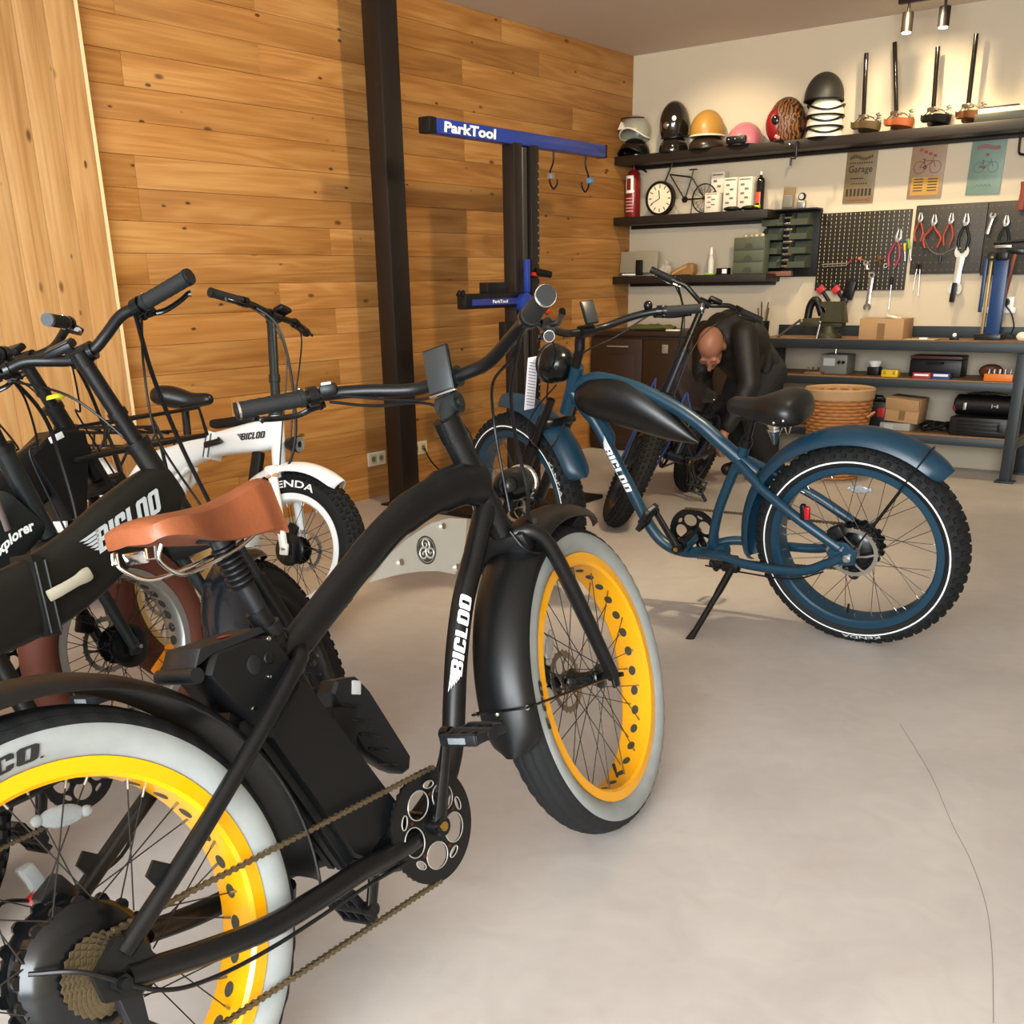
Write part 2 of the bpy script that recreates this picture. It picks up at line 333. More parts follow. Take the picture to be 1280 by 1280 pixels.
# steel post
pc = wx(472, 0, -4.24)
M_STEEL = pm('dark_brown_steel', '#1c1511', .42, .1, noise=.1, nscale=4)
po = thing('steel_post', 'tall square dark brown steel post standing before the timber wall', 'post', (pc.x-.06, pc.y+.072, 0))
mb = MB(); mb.bbox((0, 0, ZC/2), (.12, .145, ZC), .006); mb.build('post_shaft', M_STEEL, po)
MB().bbox((0, 0, .006), (.19, .22, .012), .003).build('base_plate', M_STEEL, po)
MB().bbox((0, 0, ZC-.006), (.19, .22, .012), .003).build('top_plate', M_STEEL, po)

# ------------------------------------------------------------------ bicycle components
M_RUB = pm('tyre_rubber', '#141516', .78, bump=.3, bscale=300, spec=.35)
M_RUB2 = pm('tread_rubber', '#0e0e0e', .85, spec=.3)
M_WW = pm('whitewall_rubber', '#8a8e8c', .75, noise=.16, nscale=22, bump=.2, bscale=120)
M_BROWN = pm('brown_rubber', '#5a2a18', .75, noise=.08, nscale=30, bump=.25, bscale=200)
M_YEL = pm('yellow_rim_paint', '#e8a203', .28, coat=.3)
M_WHITEP = pm('white_gloss_paint', '#eef3f4', .3, coat=.3)
M_SILVER = pm('brushed_rim_silver', '#a9a8a4', .38, .75)
M_CHROME = pm('chrome', '#d9d9d6', .14, 1.)
M_STEELG = pm('disc_steel', '#b9b7b0', .32, .9)
M_SPOKE = pm('spoke_black', '#3a3835', .4, .7)
M_SPOKES = pm('spoke_nipple', '#8b8984', .35, .9)
M_BLK = pm('satin_black_paint', '#0b0c0d', .36, bump=.05, bscale=400, spec=.38)
M_BLKG = pm('black_metal_gloss', '#0d0f11', .2, .2)
M_PLAS = pm('black_plastic', '#0a0b0d', .42, spec=.35)
M_PLAS2 = pm('charcoal_plastic', '#121417', .42, spec=.4)
M_GRIP = pm('grip_rubber', '#0e0f11', .7, bump=.6, bscale=500)
M_BLUE = pm('petrol_blue_satin', '#0e3346', .36, spec=.5)
M_TANK = pm('tank_black', '#0b0d0e', .33)
M_OLIVE = pm('olive_black_satin', '#11100d', .4, spec=.4)
M_CHAR = pm('charcoal_metallic', '#2b3030', .3, .55)
M_DBLUE = pm('dark_blue_gloss', '#0b1528', .3)
M_LEATH = pm('tan_leather', '#86492a', .48, noise=.22, nscale=14, bump=.35, bscale=140)
M_BVINYL = pm('black_vinyl', '#0e1011', .38, bump=.1, bscale=200)
M_WLET = pm('white_lettering', '#eef0ee', .5)
M_BLET = pm('black_lettering', '#1a1a1a', .5)
M_GLET = pm('grey_lettering', '#a9adad', .5)
M_CHAIN = pm('oily_chain', '#6d6049', .42, .75, noise=.3, nscale=300)
M_GOLD = pm('brass', '#b8924a', .3, .9)
M_RED = pm('red_lens', '#b01020', .2, coat=.5)
M_LENS = pm('clear_reflector', '#8f9698', .12, 0, coat=1, noise=.15, nscale=180, alpha=.6)
M_ORANGE = pm('orange_reflector', '#f08a10', .25, coat=.5)
M_ALU = pm('satin_aluminium', '#bdbab0', .34, .55, noise=.05, nscale=8)
M_YTAG = pm('yellow_tag', '#d9d320', .5)
M_SCREEN = pm('dark_screen', '#2a2d2e', .35)
M_HOLE = pm('rim_strip', '#37362c', .7)
M_CREAM = pm('cream_rim', '#d8b878', .4)

def RY(a): return Matrix.Rotation(a, 4, 'Y')
def T4(v): return Matrix.Translation(Vector(v))
def gear(mb, c, r, teeth, y0, y1, hole=0., depth=.004):
    n = teeth*2; pts = []
    for i in range(n): a = 2*PI*i/n; q = r if i % 2 else r-depth; pts.append((c[0]+q*math.cos(a), c[2]+q*math.sin(a)))
    if hole:
        inn = [(c[0]+hole*math.cos(2*PI*i/n), c[2]+hole*math.sin(2*PI*i/n)) for i in range(n)]
        return mb.loft([[(p[0], y0, p[1]) for p in inn], [(p[0], y0, p[1]) for p in pts], [(p[0], y1, p[1]) for p in pts], [(p[0], y1, p[1]) for p in inn], [(p[0], y0, p[1]) for p in inn]], cap=False)
    return mb.loft([[(p[0], y0, p[1]) for p in pts], [(p[0], y1, p[1]) for p in pts]])

def tyre(R, rim, w, ribs=False, ww=None, wall_cols=2):
    h = (R-rim+.003)/1.866; rc = R-h; N = 44; pr = []; ml = []
    for i in range(N+1):
        a = rad(-150+300*i/N); r = rc+h*math.cos(a); y = w*math.sin(a)
        if ribs and abs(math.degrees(a)) < 62 and i % 4 == 0: r -= .0035
        pr.append((r, y))
    for i in range(N):
        r = (pr[i][0]+pr[i+1][0])/2; ml.append(1 if (ww and r < ww) else 0)
    mb = MB()
    if not ribs: mb.lathe(pr, 84, axis='y', mlist=ml)
    else:
        n = 216; mb.lathe(pr, n, axis='y', mlist=ml); m_ = len(pr)   # zigzag rib edges
        for i in range(n):
            for k in range(m_):
                if abs(-150+300*k/N) < 64: q = mb.v[i*m_+k]; mb.v[i*m_+k] = (q[0], q[1]+(.0011 if i % 4 < 2 else -.0011), q[2])
    return mb, rc, h
def knobs(R, rim, w, n=58):
    h = (R-rim+.003)/1.866; rc = R-h; mb = MB()
    for k in range(n):
        for j, ad in enumerate((-67, -42, -15, 15, 42, 67)):
            th = 2*PI*(k+(.5 if j % 2 else 0))/n; a = rad(ad); er = Vector((math.cos(th), 0, math.sin(th))); et = Vector((-math.sin(th), 0, math.cos(th)))
            n_ = er*math.cos(a)+Vector((0, math.sin(a), 0)); s = Vector((0, math.cos(a), 0))-er*math.sin(a)
            c = er*(rc+h*math.cos(a))+Vector((0, w*math.sin(a), 0))+n_*.0015
            mb.box(c, (.020, .0145, .009), Matrix((et, s, n_)).transposed(), taper=.82)
    return mb
_spk = {}
def wheel(root, M4, name='wheel', R=.37, rim=.29, w=.05, rimw=.042, tmat=M_RUB, rmat=M_YEL, ww=None, knob=True, ribs=False, holes=0, hole_shape=(.012, .010), band=None,
          hub='small', disc=None, discr=.082, spokes=36, smat=M_SPOKE, reflect=(), words=None, wordmat=M_GLET, motor_side=1, rot0=0., holem=None):
    mb, rc, h = tyre(R, rim, w, ribs, ww)
    o = mb.build(name, [tmat, M_WW], root, M4=M4)
    if knob: stuff(knobs(R, rim, w).build('tread_blocks', M_RUB2 if tmat is M_RUB else tmat, o, smooth=False))
    q = rimw
    MB().lathe([(rim+.005, -q), (rim-.017, -q), (rim-.023, -q+.006), (rim-.026, 0), (rim-.023, q-.006), (rim-.017, q), (rim+.005, q), (rim+.005, q-.003), (rim-.015, q-.003), (rim-.021, 0), (rim-.015, -q+.003), (rim+.005, -q+.003)], 84, axis='y', closed_prof=True).build('rim', rmat, o)
    if holes:
        m = MB(); n = 14
        ring = [(rim-.0262, hole_shape[1]*math.sin(2*PI*i/n), hole_shape[0]*math.cos(2*PI*i/n)) for i in range(n)]
        m.loft([[(p[0]+.0012, p[1], p[2]) for p in ring], [(p[0]-.0006, p[1], p[2]) for p in ring]])
        h0 = None
        for k in range(holes):
            M = RY(rot0+2*PI*k/holes)
            if h0 is None: h0 = m.build('rim_hole', holem or M_HOLE, o, M4=M)
            else: cp(h0, o, M)
    if band:
        for s in (1, -1):
            a = math.acos(max(-1, min(1, (band-rc)/h))); y = w*math.sin(a)
            MB().lathe([(band-.0026, s*(y+.0012)), (band+.0026, s*(y+.0006))], 84, axis='y').build('reflective_band', M_WLET, o)
    if hub == 'small':
        fr, fy = .028, .036
        MB().lathe([(0, -.062), (.009, -.062), (.009, -.045), (.028, -.040), (.030, -.036), (.028, -.032), (.017, -.022), (.015, 0), (.017, .022), (.028, .032), (.030, .036), (.028, .040), (.009, .045), (.009, .062), (0, .062)], 24, axis='y').build('hub', M_BLKG, o)
    else:
        fr, fy = hub, .030
        m = MB(); m.lathe([(0, -.052), (.045, -.052), (.062, -.046), (fr-.014, -.040), (fr-.004, -.030), (fr, -.026), (fr, -.022), (fr-.008, -.020), (fr-.008, .020), (fr, .022), (fr, .026), (fr-.004, .030), (fr-.014, .040), (.04, .050), (0, .052)], 48, axis='y')
        for k in range(18):
            a = 2*PI*k/18
            for y in (-.024, .024): m.cyl((fr*.985*math.cos(a), y-.003, fr*.985*math.sin(a)), (fr*.985*math.cos(a), y+.003, fr*.985*math.sin(a)), .010, n=10)
        m.build('hub_motor', M_BLKG, o)
    if disc:
        m = MB(); y = disc*.055; ri = discr
        m.lathe([(ri-.014, y-.001), (ri, y-.001), (ri, y+.001), (ri-.014, y+.001)], 60, axis='y', closed_prof=True)
        for k in range(6):
            a = 2*PI*k/6; p0 = Vector((.022*math.cos(a+.7), y, .022*math.sin(a+.7))); p1 = Vector(((ri-.012)*math.cos(a), y, (ri-.012)*math.sin(a)))
            mid = (p0+p1)/2*1.08; m.tube([p0, mid, p1], .0042, 6, flat=.25)
        m.lathe([(.014, y-.0015), (.027, y-.0015), (.027, y+.0015), (.014, y+.0015)], 30, axis='y', closed_prof=True)
        for k in range(24):
            a = 2*PI*k/24; m.box(((ri-.001)*math.cos(a), y, (ri-.001)*math.sin(a)), (.009, .0018, .005), Matrix.Rotation(-a, 3, 'Y'))
        m.build('brake_disc', M_STEELG if discr > .075 else M_SPOKES, o)
    key = (round(rim, 3), round(fr, 3), spokes)
    n4 = spokes//4; base = []
    for t in range(4):
        sd = 1 if t % 2 else -1; dr = 1 if t < 2 else -1
        a_r = 0.; a_h = dr*rad(62 if hub == 'small' else 28)
        p0 = Vector((fr*math.cos(a_h), sd*fy, fr*math.sin(a_h))); p1 = Vector(((rim-.024)*math.cos(a_r), sd*.013, (rim-.024)*math.sin(a_r)))
        m = MB(); d = (p1-p0).normalized(); pn = p1-d*.014
        m.tube([p0, pn], .0012, 5, mi=0); m.tube([pn, p1+d*.002], .0022, 6, mi=1); base.append(m)
    for t in range(4):
        s0 = None
        for k in range(n4):
            M = RY(rot0+2*PI*(k*4+t)/spokes)
            if s0 is None: s0 = base[t].build('spoke', [smat, M_SPOKES], o, M4=M)
            else: cp(s0, o, M)
    for (ang, kind) in reflect:
        m = MB(); rr = (fr+rim)/2+.02; M = RY(-ang)@T4((rr, 0, 0))
        if kind == 'oval':
            m.sph((0, 0, 0), 1, 8, sc=(.016, .006, .034)); m.sph((0, 0, .036), .009, 6, sc=(1, .6, 1)); m.sph((0, 0, -.036), .009, 6, sc=(1, .6, 1)); m.build('spoke_reflector', M_LENS, o, M4=M)
        else:
            m.bbox((0, 0, 0), (.022, .012, .085), .005); m.bbox((.0, 0, .05), (.026, .016, .018), .003); m.build('spoke_reflector', M_ORANGE, o, M4=M@Matrix.Rotation(.35, 4, 'Y'))
    m = MB(); m.cyl((rim-.026, 0, 0), (rim-.056, 0, 0), .003, n=8); m.cyl((rim-.045, 0, 0), (rim-.062, 0, 0), .0042, n=8); m.build('valve', M_PLAS, o, M4=RY(1.45+rot0))
    if words:
        for (txt, ang, side, r0, hgt, length) in words:
            a_ = math.acos(max(-1, min(1, (r0+hgt/2-rc)/h)))
            def fn(u, v, side=side, ang=ang, r0=r0, length=length):
                r = r0+v; a = math.acos(max(-1, min(1, (r-rc)/h))); th = ang-side*(-1)*(u-length/2)/r0
                return Vector((r*math.cos(th), side*(w*math.sin(a)+.0022), r*math.sin(th)))
            m = MB()
            if all(ch in BLOCK for ch in txt): v_, f_, wd = block_geo(txt); m.add([fn(q.x/wd*length+.25*q.y*hgt, q.y*hgt) for q in v_], f_)
            else: put_text(m, txt, fn, length, hgt, .03)
            m.build('tyre_lettering', wordmat, o, smooth=False)
    return o

def steer_mat(L, R, d, ha=66, off=.05):
    h = rad(ha); P = Vector((L, 0, R))-Vector((math.sin(h), 0, math.cos(h)))*off; ax = Vector((-math.cos(h), 0, math.sin(h)))
    return T4(P)@Matrix.Rotation(d, 4, ax)@T4(-P)
def bike_root(name, label, pos, heading, lean, cat='bicycle', group='bicycles in the shop'):
    o = bpy.data.objects.new(name, None); o.empty_display_size = .1; COL.objects.link(o)
    o.matrix_world = T4((pos[0], pos[1], 0))@Matrix.Rotation(heading, 4, 'Z')@Matrix.Rotation(-lean, 4, 'X'); tag(o, label, cat, group); return o
def mudguard(c, r, a0, a1, wid, dep, th=.0025, n=40, endround=0.):
    pr = []; K = 10
    for i in range(K+1): b = rad(-78+156*i/K); pr.append((r-dep*(1-math.cos(b))/(1-math.cos(rad(78))), wid*math.sin(b)/math.sin(rad(78))))
    pr += [(p[0]-th, p[1]*.97) for p in reversed(pr)]
    mb = MB(); c = Vector(c); m = len(pr); rings = []
    for i in range(n+1):
        a = a0+(a1-a0)*i/n; t = min(i, n-i)/n; k = 1.
        if endround and t < endround: k = .45+.55*math.sqrt(max(0, 1-(1-t/endround)**2))
        rings.append([c+Vector(((p[0])*math.cos(a), p[1]*k, p[0]*math.sin(a))) for p in pr])
    mb.loft(rings, cap=True); return mb
def saddle_mesh(L, W, skirt, pad, nose=.022, thick=.005, solid=False):
    """x: rear 0 -> nose L; top about z=0"""
    st = [(0, .70, .006), (.04, .90, .012), (.12, 1., .012), (.25, .96, .006), (.38, .70, .0), (.52, .44, -.004), (.68, .30, -.003), (.84, .25, .002), (.95, .21, .002), (1., .12, -.004)]
    rings = []
    for t, k, z in spline(st, 3):
        wv = max(W*k, nose*.6 if t > .9 else nose); d = skirt[0]+(skirt[1]-skirt[0])*t; up = []
        for b in (-1, -.98, -.9, -.7, -.35, 0, .35, .7, .9, .98, 1):
            zz = z+pad*(1-b*b*.75) if abs(b) < .95 else z-d*(.45 if abs(b) < .99 else 1)
            up.append(Vector((t*L, wv*b, zz)))
        if solid: low = [Vector((t*L, wv*.75, z-d*1.05)), Vector((t*L, 0, z-d*.8)), Vector((t*L, -wv*.75, z-d*1.05))]
        else: low = [Vector((q.x, q.y*.9, q.z-thick)) if abs(q.y) < wv*.95 else Vector((q.x, q.y*.9, q.z)) for q in reversed(up)]
        rings.append(up+low)
    mb = MB(); mb.loft(rings, True); return mb
def padded_saddle(L, W, H):
    """plump saddle: rounded sections from the rear (x=0) to the nose (x=L); top near z=0"""
    st = [(0., .42, .35, -.22), (.03, .68, .62, -.20), (.10, .92, .88, -.14), (.22, 1., 1., -.12), (.36, .88, .98, -.14), (.50, .60, .86, -.20), (.64, .40, .72, -.24), (.80, .32, .62, -.20), (.92, .28, .54, -.16), (.98, .20, .36, -.16), (1., .08, .14, -.17)]
    rings = []
    for t, k, h, z in spline(st, 3):
        rg = []
        for i in range(28):
            a = 2*PI*i/28; c, s_ = math.cos(a), math.sin(a); hh = H*.5*h*(1. if s_ > 0 else .95)
            rg.append(Vector((t*L, W*k*math.copysign(abs(c)**.75, c), -H*.5+z*H+hh*math.copysign(abs(s_)**.85, s_)+H*.10)))
        rings.append(rg)
    return MB().loft(rings)
def handlebar_set(root, S, c, pts, grip_len, gr=.0175, brad=.0135, mat=M_BLK, lever=M_BLKG, lever_dir=-1., gmat=M_GRIP, cap=M_PLAS2, steel=M_CHAR, end_ring=None):
    """pts: list of (x, y, z) for the left half starting at the clamp; mirrored to the right"""
    full = [Vector((p[0], -p[1], p[2])) for p in reversed(pts[1:])]+[Vector(p) for p in pts]
    MB().tube(spline(full, 6), brad, 12).build('handlebar', mat, root, M4=S)
    for s in (1, -1):
        e = Vector((pts[-1][0], s*pts[-1][1], pts[-1][2])); p = Vector((pts[-2][0], s*pts[-2][1], pts[-2][2])); d = (e-p).normalized(); a = e-d*grip_len
        m = MB(); prof = []
        k = 14
        for i in range(k+1): prof.append(a+d*grip_len*i/k)
        m.tube(prof, [gr*(1.0 if i % 2 else .955) for i in range(k+1)], 16)
        g = m.build('grip', gmat, root, M4=S)
        MB().tube([e-d*.004, e+d*.001], gr*1.07, 18).build('lock_ring', end_ring or steel, g); MB().tube([a-d*.004, a+d*.006], gr*1.09, 18).build('lock_ring', steel, g); MB().cyl(a+Vector((0, 0, gr*1.0)), a+Vector((0, 0, gr*1.16)), .003, n=8).build('ring_screw', M_CHROME, g)
        MB().tube([e+d*.002, e+d*.006], gr*.98, 18).build('end_cap', cap, g)
        # brake lever: clamp, body and blade
        b0 = a-d*.022; fw = Vector((1, 0, -.45)).normalized(); fw = (fw-d*fw.dot(d)).normalized()
        m = MB(); m.tube([b0-d*.010, b0+d*.010], brad*1.55, 12); m.tube([b0+fw*.012, b0+fw*.035-d*.02], .009, 8); m.tube([b0+fw*.030-d*.028, b0+fw*.034+d*.012], [.007, .010], 8)
        lv = m.build('brake_lever', lever, root, M4=S)
        MB().tube(spline([b0+fw*.036, b0+fw*.048+d*.03, b0+fw*.046+d*.075, b0+fw*.040+d*.105, b0+fw*.043+d*.112], 4), [.006]*13+[.006, .006, .007, .0075], 8, flat=.6).build('lever_blade', lever, lv)
def cable(root, pts, r=.0025, mat=M_PLAS, S=None, name='cable'):
    return MB().tube(spline(pts, 7), r, 7).build(name, mat, root, M4=S)
def plate(loops, y0, y1, c=(0, 0)):
    """flat plate in the xz plane; loops: list of outlines (x, z), the first outer, the rest openings"""
    cu = bpy.data.curves.new('t', 'CURVE'); cu.dimensions = '2D'; cu.fill_mode = 'BOTH'; cu.extrude = abs(y1-y0)/2
    for lp in loops:
        sp = cu.splines.new('POLY'); sp.points.add(len(lp)-1); sp.use_cyclic_u = True
        for q, pt in zip(sp.points, lp): q.co = (pt[0], pt[1], 0, 1)
    o = bpy.data.objects.new('t', cu); COL.objects.link(o); bpy.context.view_layer.update()
    me = o.evaluated_get(bpy.context.evaluated_depsgraph_get()).to_mesh(); ym = (y0+y1)/2
    mb = MB(); mb.add([(v.co.x+c[0], ym+v.co.z, v.co.y+c[1]) for v in me.vertices], [tuple(f.vertices) for f in me.polygons])
    bpy.data.objects.remove(o, do_unlink=True); bpy.data.curves.remove(cu); return mb
def crank_set(root, bb, ang, ring_r, ring_y=-.058, L=.17, ymax=.085, deco=True, mat=M_BLKG, ringmat=M_BLK, pedal_tilt=0.):
    bx, bz = bb
    m = MB(); m.cyl((bx, -.062, bz), (bx, .062, bz), .024, n=20); m.build('bottom_bracket', mat, root)
    m = MB(); gear(m, (bx, 0, bz), ring_r, 44, ring_y-.002, ring_y+.002, ring_r*.80)
    def oval(cx, cz, rx, rz, t, n=22): return [(cx+rx*math.cos(2*PI*i/n)*math.cos(t)-rz*math.sin(2*PI*i/n)*math.sin(t), cz+rx*math.cos(2*PI*i/n)*math.sin(t)+rz*math.sin(2*PI*i/n)*math.cos(t)) for i in range(n)]
    loops = [[(ring_r*1.0*math.cos(2*PI*i/60), ring_r*1.0*math.sin(2*PI*i/60)) for i in range(60)]]; trims = []
    for k in range(5):
        a = ang+2*PI*(k+.5)/5+.2; big = oval(ring_r*.53*math.cos(a), ring_r*.53*math.sin(a), ring_r*.235, ring_r*.265, a); loops.append(big); trims.append(big)
        a2 = ang+2*PI*k/5+.2; sm = oval(ring_r*.72*math.cos(a2), ring_r*.72*math.sin(a2), ring_r*.062, ring_r*.125, a2, 14); loops.append(sm); trims.append(sm)
    pt_ = plate(loops, ring_y-.007, ring_y-.003, (bx, bz)); m.add(pt_.v, pt_.f)
    m.lathe([(0, ring_y-.010), (.030, ring_y-.010), (.030, ring_y+.004), (0, ring_y+.004)], 24, c=(bx, 0, bz), axis='y')
    ch = m.build('chainring', ringmat, root)
    if deco:
        for lp in trims: MB().tube([(bx+q[0], ring_y-.0072, bz+q[1]) for q in lp+lp[:2]], .0011, 5, cap=False).build('ring_trim', M_ALU, ch)
        for k in range(5): a2 = ang+2*PI*k/5+.2; MB().cyl((bx+ring_r*.55*math.cos(a2), ring_y-.010, bz+ring_r*.55*math.sin(a2)), (bx+ring_r*.55*math.cos(a2), ring_y-.006, bz+ring_r*.55*math.sin(a2)), .0034, n=10).build('ring_bolt', pm('copper_bolt', '#5e3226', .4, .6), ch)
    for s in (-1, 1):
        a = ang if s < 0 else ang+PI; y0 = s*(ymax-.006); y1 = s*(ymax+.012)
        e = Vector((bx+L*math.cos(a), y1, bz+L*math.sin(a)))
        m = MB(); m.tube([(bx, y0, bz), ((bx+e.x)/2, (y0+y1)/2, (bz+e.z)/2), e], [.017, .0135, .013], 10, flat=.7); m.cyl((bx, y0-s*.012, bz), (bx, y0+s*.012, bz), .018, n=16); m.cyl(e-Vector((0, .01, 0)), e+Vector((0, .01, 0)), .014, n=14)
        ca = m.build('crank_arm', mat, root)
        m = MB(); m.cyl((bx, y0+s*.012, bz), (bx, y0+s*.0145, bz), .009, n=14); m.build('crank_bolt', M_GOLD, ca)
        # pedal: axle, two cage bars, cross plates, reflectors
        m = MB(); m.cyl(e, e+Vector((0, s*.105, 0)), .006, n=8)
        R = Matrix.Rotation(pedal_tilt if s < 0 else 1.05+pedal_tilt, 3, 'Y')
        for sx in (-1, 1): m.bbox(e+Vector((0, s*.062, 0))+R@Vector((sx*.040, 0, 0)), (.012, .085, .022), .003, R)
        for yy in (.022, .050, .078, .102): m.bbox(e+Vector((0, s*yy, 0)), (.085, .008, .018), .002, R)
        m.cyl(e+Vector((0, s*.015, 0)), e+Vector((0, s*.11, 0)), .0125, n=12)
        pd = m.build('pedal', M_PLAS2, root)
        for sx in (-1, 1): MB().bbox(e+Vector((0, s*.062, 0))+R@Vector((sx*.0465, 0, 0)), (.003, .04, .012), .001, R).build('pedal_reflector', M_LENS, pd)
    return ch
def chain(root, pts, y, mat=M_CHAIN):
    P = [Vector(p) for p in pts]; m = MB()
    for a, b in zip(P[:-1], P[1:]):
        L = (b-a).length; n = max(1, int(L/.0127)); d = (b-a)/n; ang = math.atan2(d.z, d.x); R = Matrix.Rotation(-ang, 3, 'Y')
        for i in range(n):
            c = a+d*(i+.5); o = .0042 if i % 2 else .0028
            for s in (-1, 1): m.box(c+Vector((0, s*o, 0)), (.0127, .0014, .0050), R)
            m.cyl(a+d*i-Vector((0, .0050, 0)), a+d*i+Vector((0, .0050, 0)), .0048, n=6)
    return m.build('chain', mat, root, smooth=False)
def wing_logo(mb, fn, length, height, bold=.06, shear=.22):
    """BICLOO wordmark with feathered wing; fn(u, v) -> point"""
    v_, f_, wd = block_geo('BICLOO'); mb.add([fn(length*.14+q.x/wd*length*.86+shear*q.y*height, q.y*height) for q in v_], f_)
    for k in range(5):
        v0 = height*(.98-.17*k); v1 = v0-height*.125; u0 = length*(.00+.028*k); u1 = length*(.155+.012*(4-k))
        mb.add([fn(u0-length*.05*(1-k*.12), v0), fn(u1, v0), fn(u1, v1), fn(u0+length*.03, v1)], [(0, 1, 2, 3)])
    return mb
def tube_fn(p0, p1, r, side, flip=1):
    """maps u along p0->p1 (xz plane), v around the tube, on the side y=side"""
    p0 = Vector(p0); p1 = Vector(p1); d = (p1-p0); L = d.length; d /= L; n = Vector((-d.z, 0, d.x))*flip
    def fn(u, v, h=0.): a = v/r; return p0+d*u+Vector((0, side, 0))*(r+.0014)*math.cos(a)+n*(r+.0014)*math.sin(a)
    return fn, L

# ------------------------------------------------------------------ black cruiser with yellow rims
def mirror_stays(mb, pts, r):
    for s in (-1, 1): mb.tube(spline([(p[0], s*p[1], p[2]) for p in pts], 5), r, 12)
def cruiser_bar(root, S, c, mat=M_BLK):
    x, z = c
    handlebar_set(root, S, c, [(x, 0, z), (x, .04, z), (x-.005, .10, z+.005), (x-.05, .19, z+.03), (x-.11, .262, z+.043), (x-.235, .362, z+.048)], .135, .0175, .0135, mat, end_ring=M_CHROME)
LA, RA = 1.355, .368
bA = bike_root('cruiser_bicycle', 'black cruiser bicycle with yellow rims, whitewall tyres and tan leather saddle', (-1.135, .595), rad(91.7), rad(13.7))
SA = steer_mat(LA, RA, rad(8.9))
wA = dict(R=RA, rim=.2907, w=.052, ww=.342, knob=False, ribs=True, rmat=M_YEL, holes=32, hole_shape=(.0125, .0095))
wheel(bA, T4((0, 0, RA)), hub=.098, disc=1, smat=M_SPOKE, reflect=[(1.365, 'oval')], words=[('E CO.', 1.68, -1, .306, .022, .108)], wordmat=M_BLET, rot0=.05, **wA)
wheel(bA, SA@T4((LA, 0, RA)), hub='small', disc=1, discr=.075, reflect=[(2.45, 'oval')], words=[('E CO.', 3.05, -1, .306, .022, .108)], wordmat=M_BLET, rot0=.02, **wA)
m = MB()
m.tube(spline(xz([(.470, .664), (.52, .690), (.60, .731), (.70, .783), (.83, .842), (.95, .872), (1.05, .880), (1.10, .872)]), 5), [.030]*6+[.0305]*5+[.031]*5+[.033]*5+[.037]*5+[.043]*5+[.047]*5, 16, flat=.72)
m.tube([(1.052, 0, .978), (1.150, 0, .742)], .0265, 20)
m.tube(spline(xz([(1.115, .835), (1.075, .785), (1.03, .728), (.967, .65), (.912, .553), (.873, .464), (.838, .385), (.785, .325), (.70, .285), (.66, .28)]), 5), .0235, 14)
m.tube(xz([(.455, .765), (.478, .70), (.545, .48), (.625, .285)]), .0185, 14)
mirror_stays(m, [(.515, .012, .680), (.482, .046, .672), (.44, .064, .655), (.391, .074, .626), (.32, .085, .583), (.167, .094, .486), (.02, .092, .393)], .0135)
mirror_stays(m, [(.66, .035, .275), (.56, .06, .285), (.466, .078, .300), (.369, .088, .304), (.25, .092, .310), (.136, .093, .331), (.015, .092, .360)], .019)
for s in (-1, 1):
    m.prism([(.05, .405), (.015, .42), (-.03, .385), (-.025, .345), (.02, .330), (.07, .338)], s*.086, s*.097)
    m.prism([(.10, .445), (.085, .475), (.102, .492), (.125, .475)], s*.088, s*.094)
m.cyl((.67, -.045, .285), (.67, .045, .285), .028, n=20)
m.prism([(.50, .30), (.62, .345), (.68, .30), (.69, .25), (.62, .225), (.53, .255)], -.038, .038, bevel=.006)
m.build('frame', M_BLK, bA)
m = MB()
for (x, z) in ((1.052, .980), (1.047, .994), (1.042, 1.008)): m.tube([(x-.003, 0, z+.007), (x+.003, 0, z-.007)], .0285, 22)
m.build('headset', M_BLKG, bA)
# silver badge plate in the frame angle with engraved triskele
pl = [(.700, .753), (.735, .772), (.777, .793), (.815, .806), (.854, .815), (.90, .824), (.955, .823), (1.008, .812), (.995, .785), (.976, .751), (.955, .730), (.936, .714), (.89, .731), (.842, .741), (.80, .747), (.765, .750)]
m = MB(); m.prism(pl, -.024, -.020); bp_ = m.build('badge_plate', M_ALU, bA, smooth=False)
for (x, z) in ((.930, .812), (.945, .727), (.790, .770)): MB().cyl((x, -.0275, z), (x, -.0235, z), .0062, n=14).build('plate_screw', M_CHROME, bp_)
m = MB(); cx, cz = .868, .777
m.lathe([(.0245, -.0246), (.0275, -.0246)], 36, c=(cx, 0, cz), axis='y'); m.build('badge_ring', M_BLET, bp_)
m = MB(); m.lathe([(0, -.0243), (.0232, -.0243)], 36, c=(cx, 0, cz), axis='y'); bd = m.build('badge_disc', pm('badge_dark', '#3a3a34', .5, .3), bp_)
m = MB()
for k in range(3):
    a0 = rad(90+120*k); pts = []; c2 = Vector((cx+.0115*math.cos(a0), -.0252, cz+.0115*math.sin(a0)))
    for i in range(26):
        t = i/25; th = a0+PI+t*rad(560); rr = .0125*(1-t)+.0012; pts.append(c2+Vector((rr*math.cos(th), 0, rr*math.sin(th))))
    m.tube(pts, [.0022*(1-.5*i/25) for i in range(26)], 5, flat=.4)
m.build('triskele', M_ALU, bp_)
fn, L_ = tube_fn((.868, 0, .495), (.972, 0, .672), .0238, -1)
m = MB(); wing_logo(m, lambda u, v: fn(u, v-.004), .19, .026, .05, .15); m.build('logo', M_WLET, bA, smooth=False)
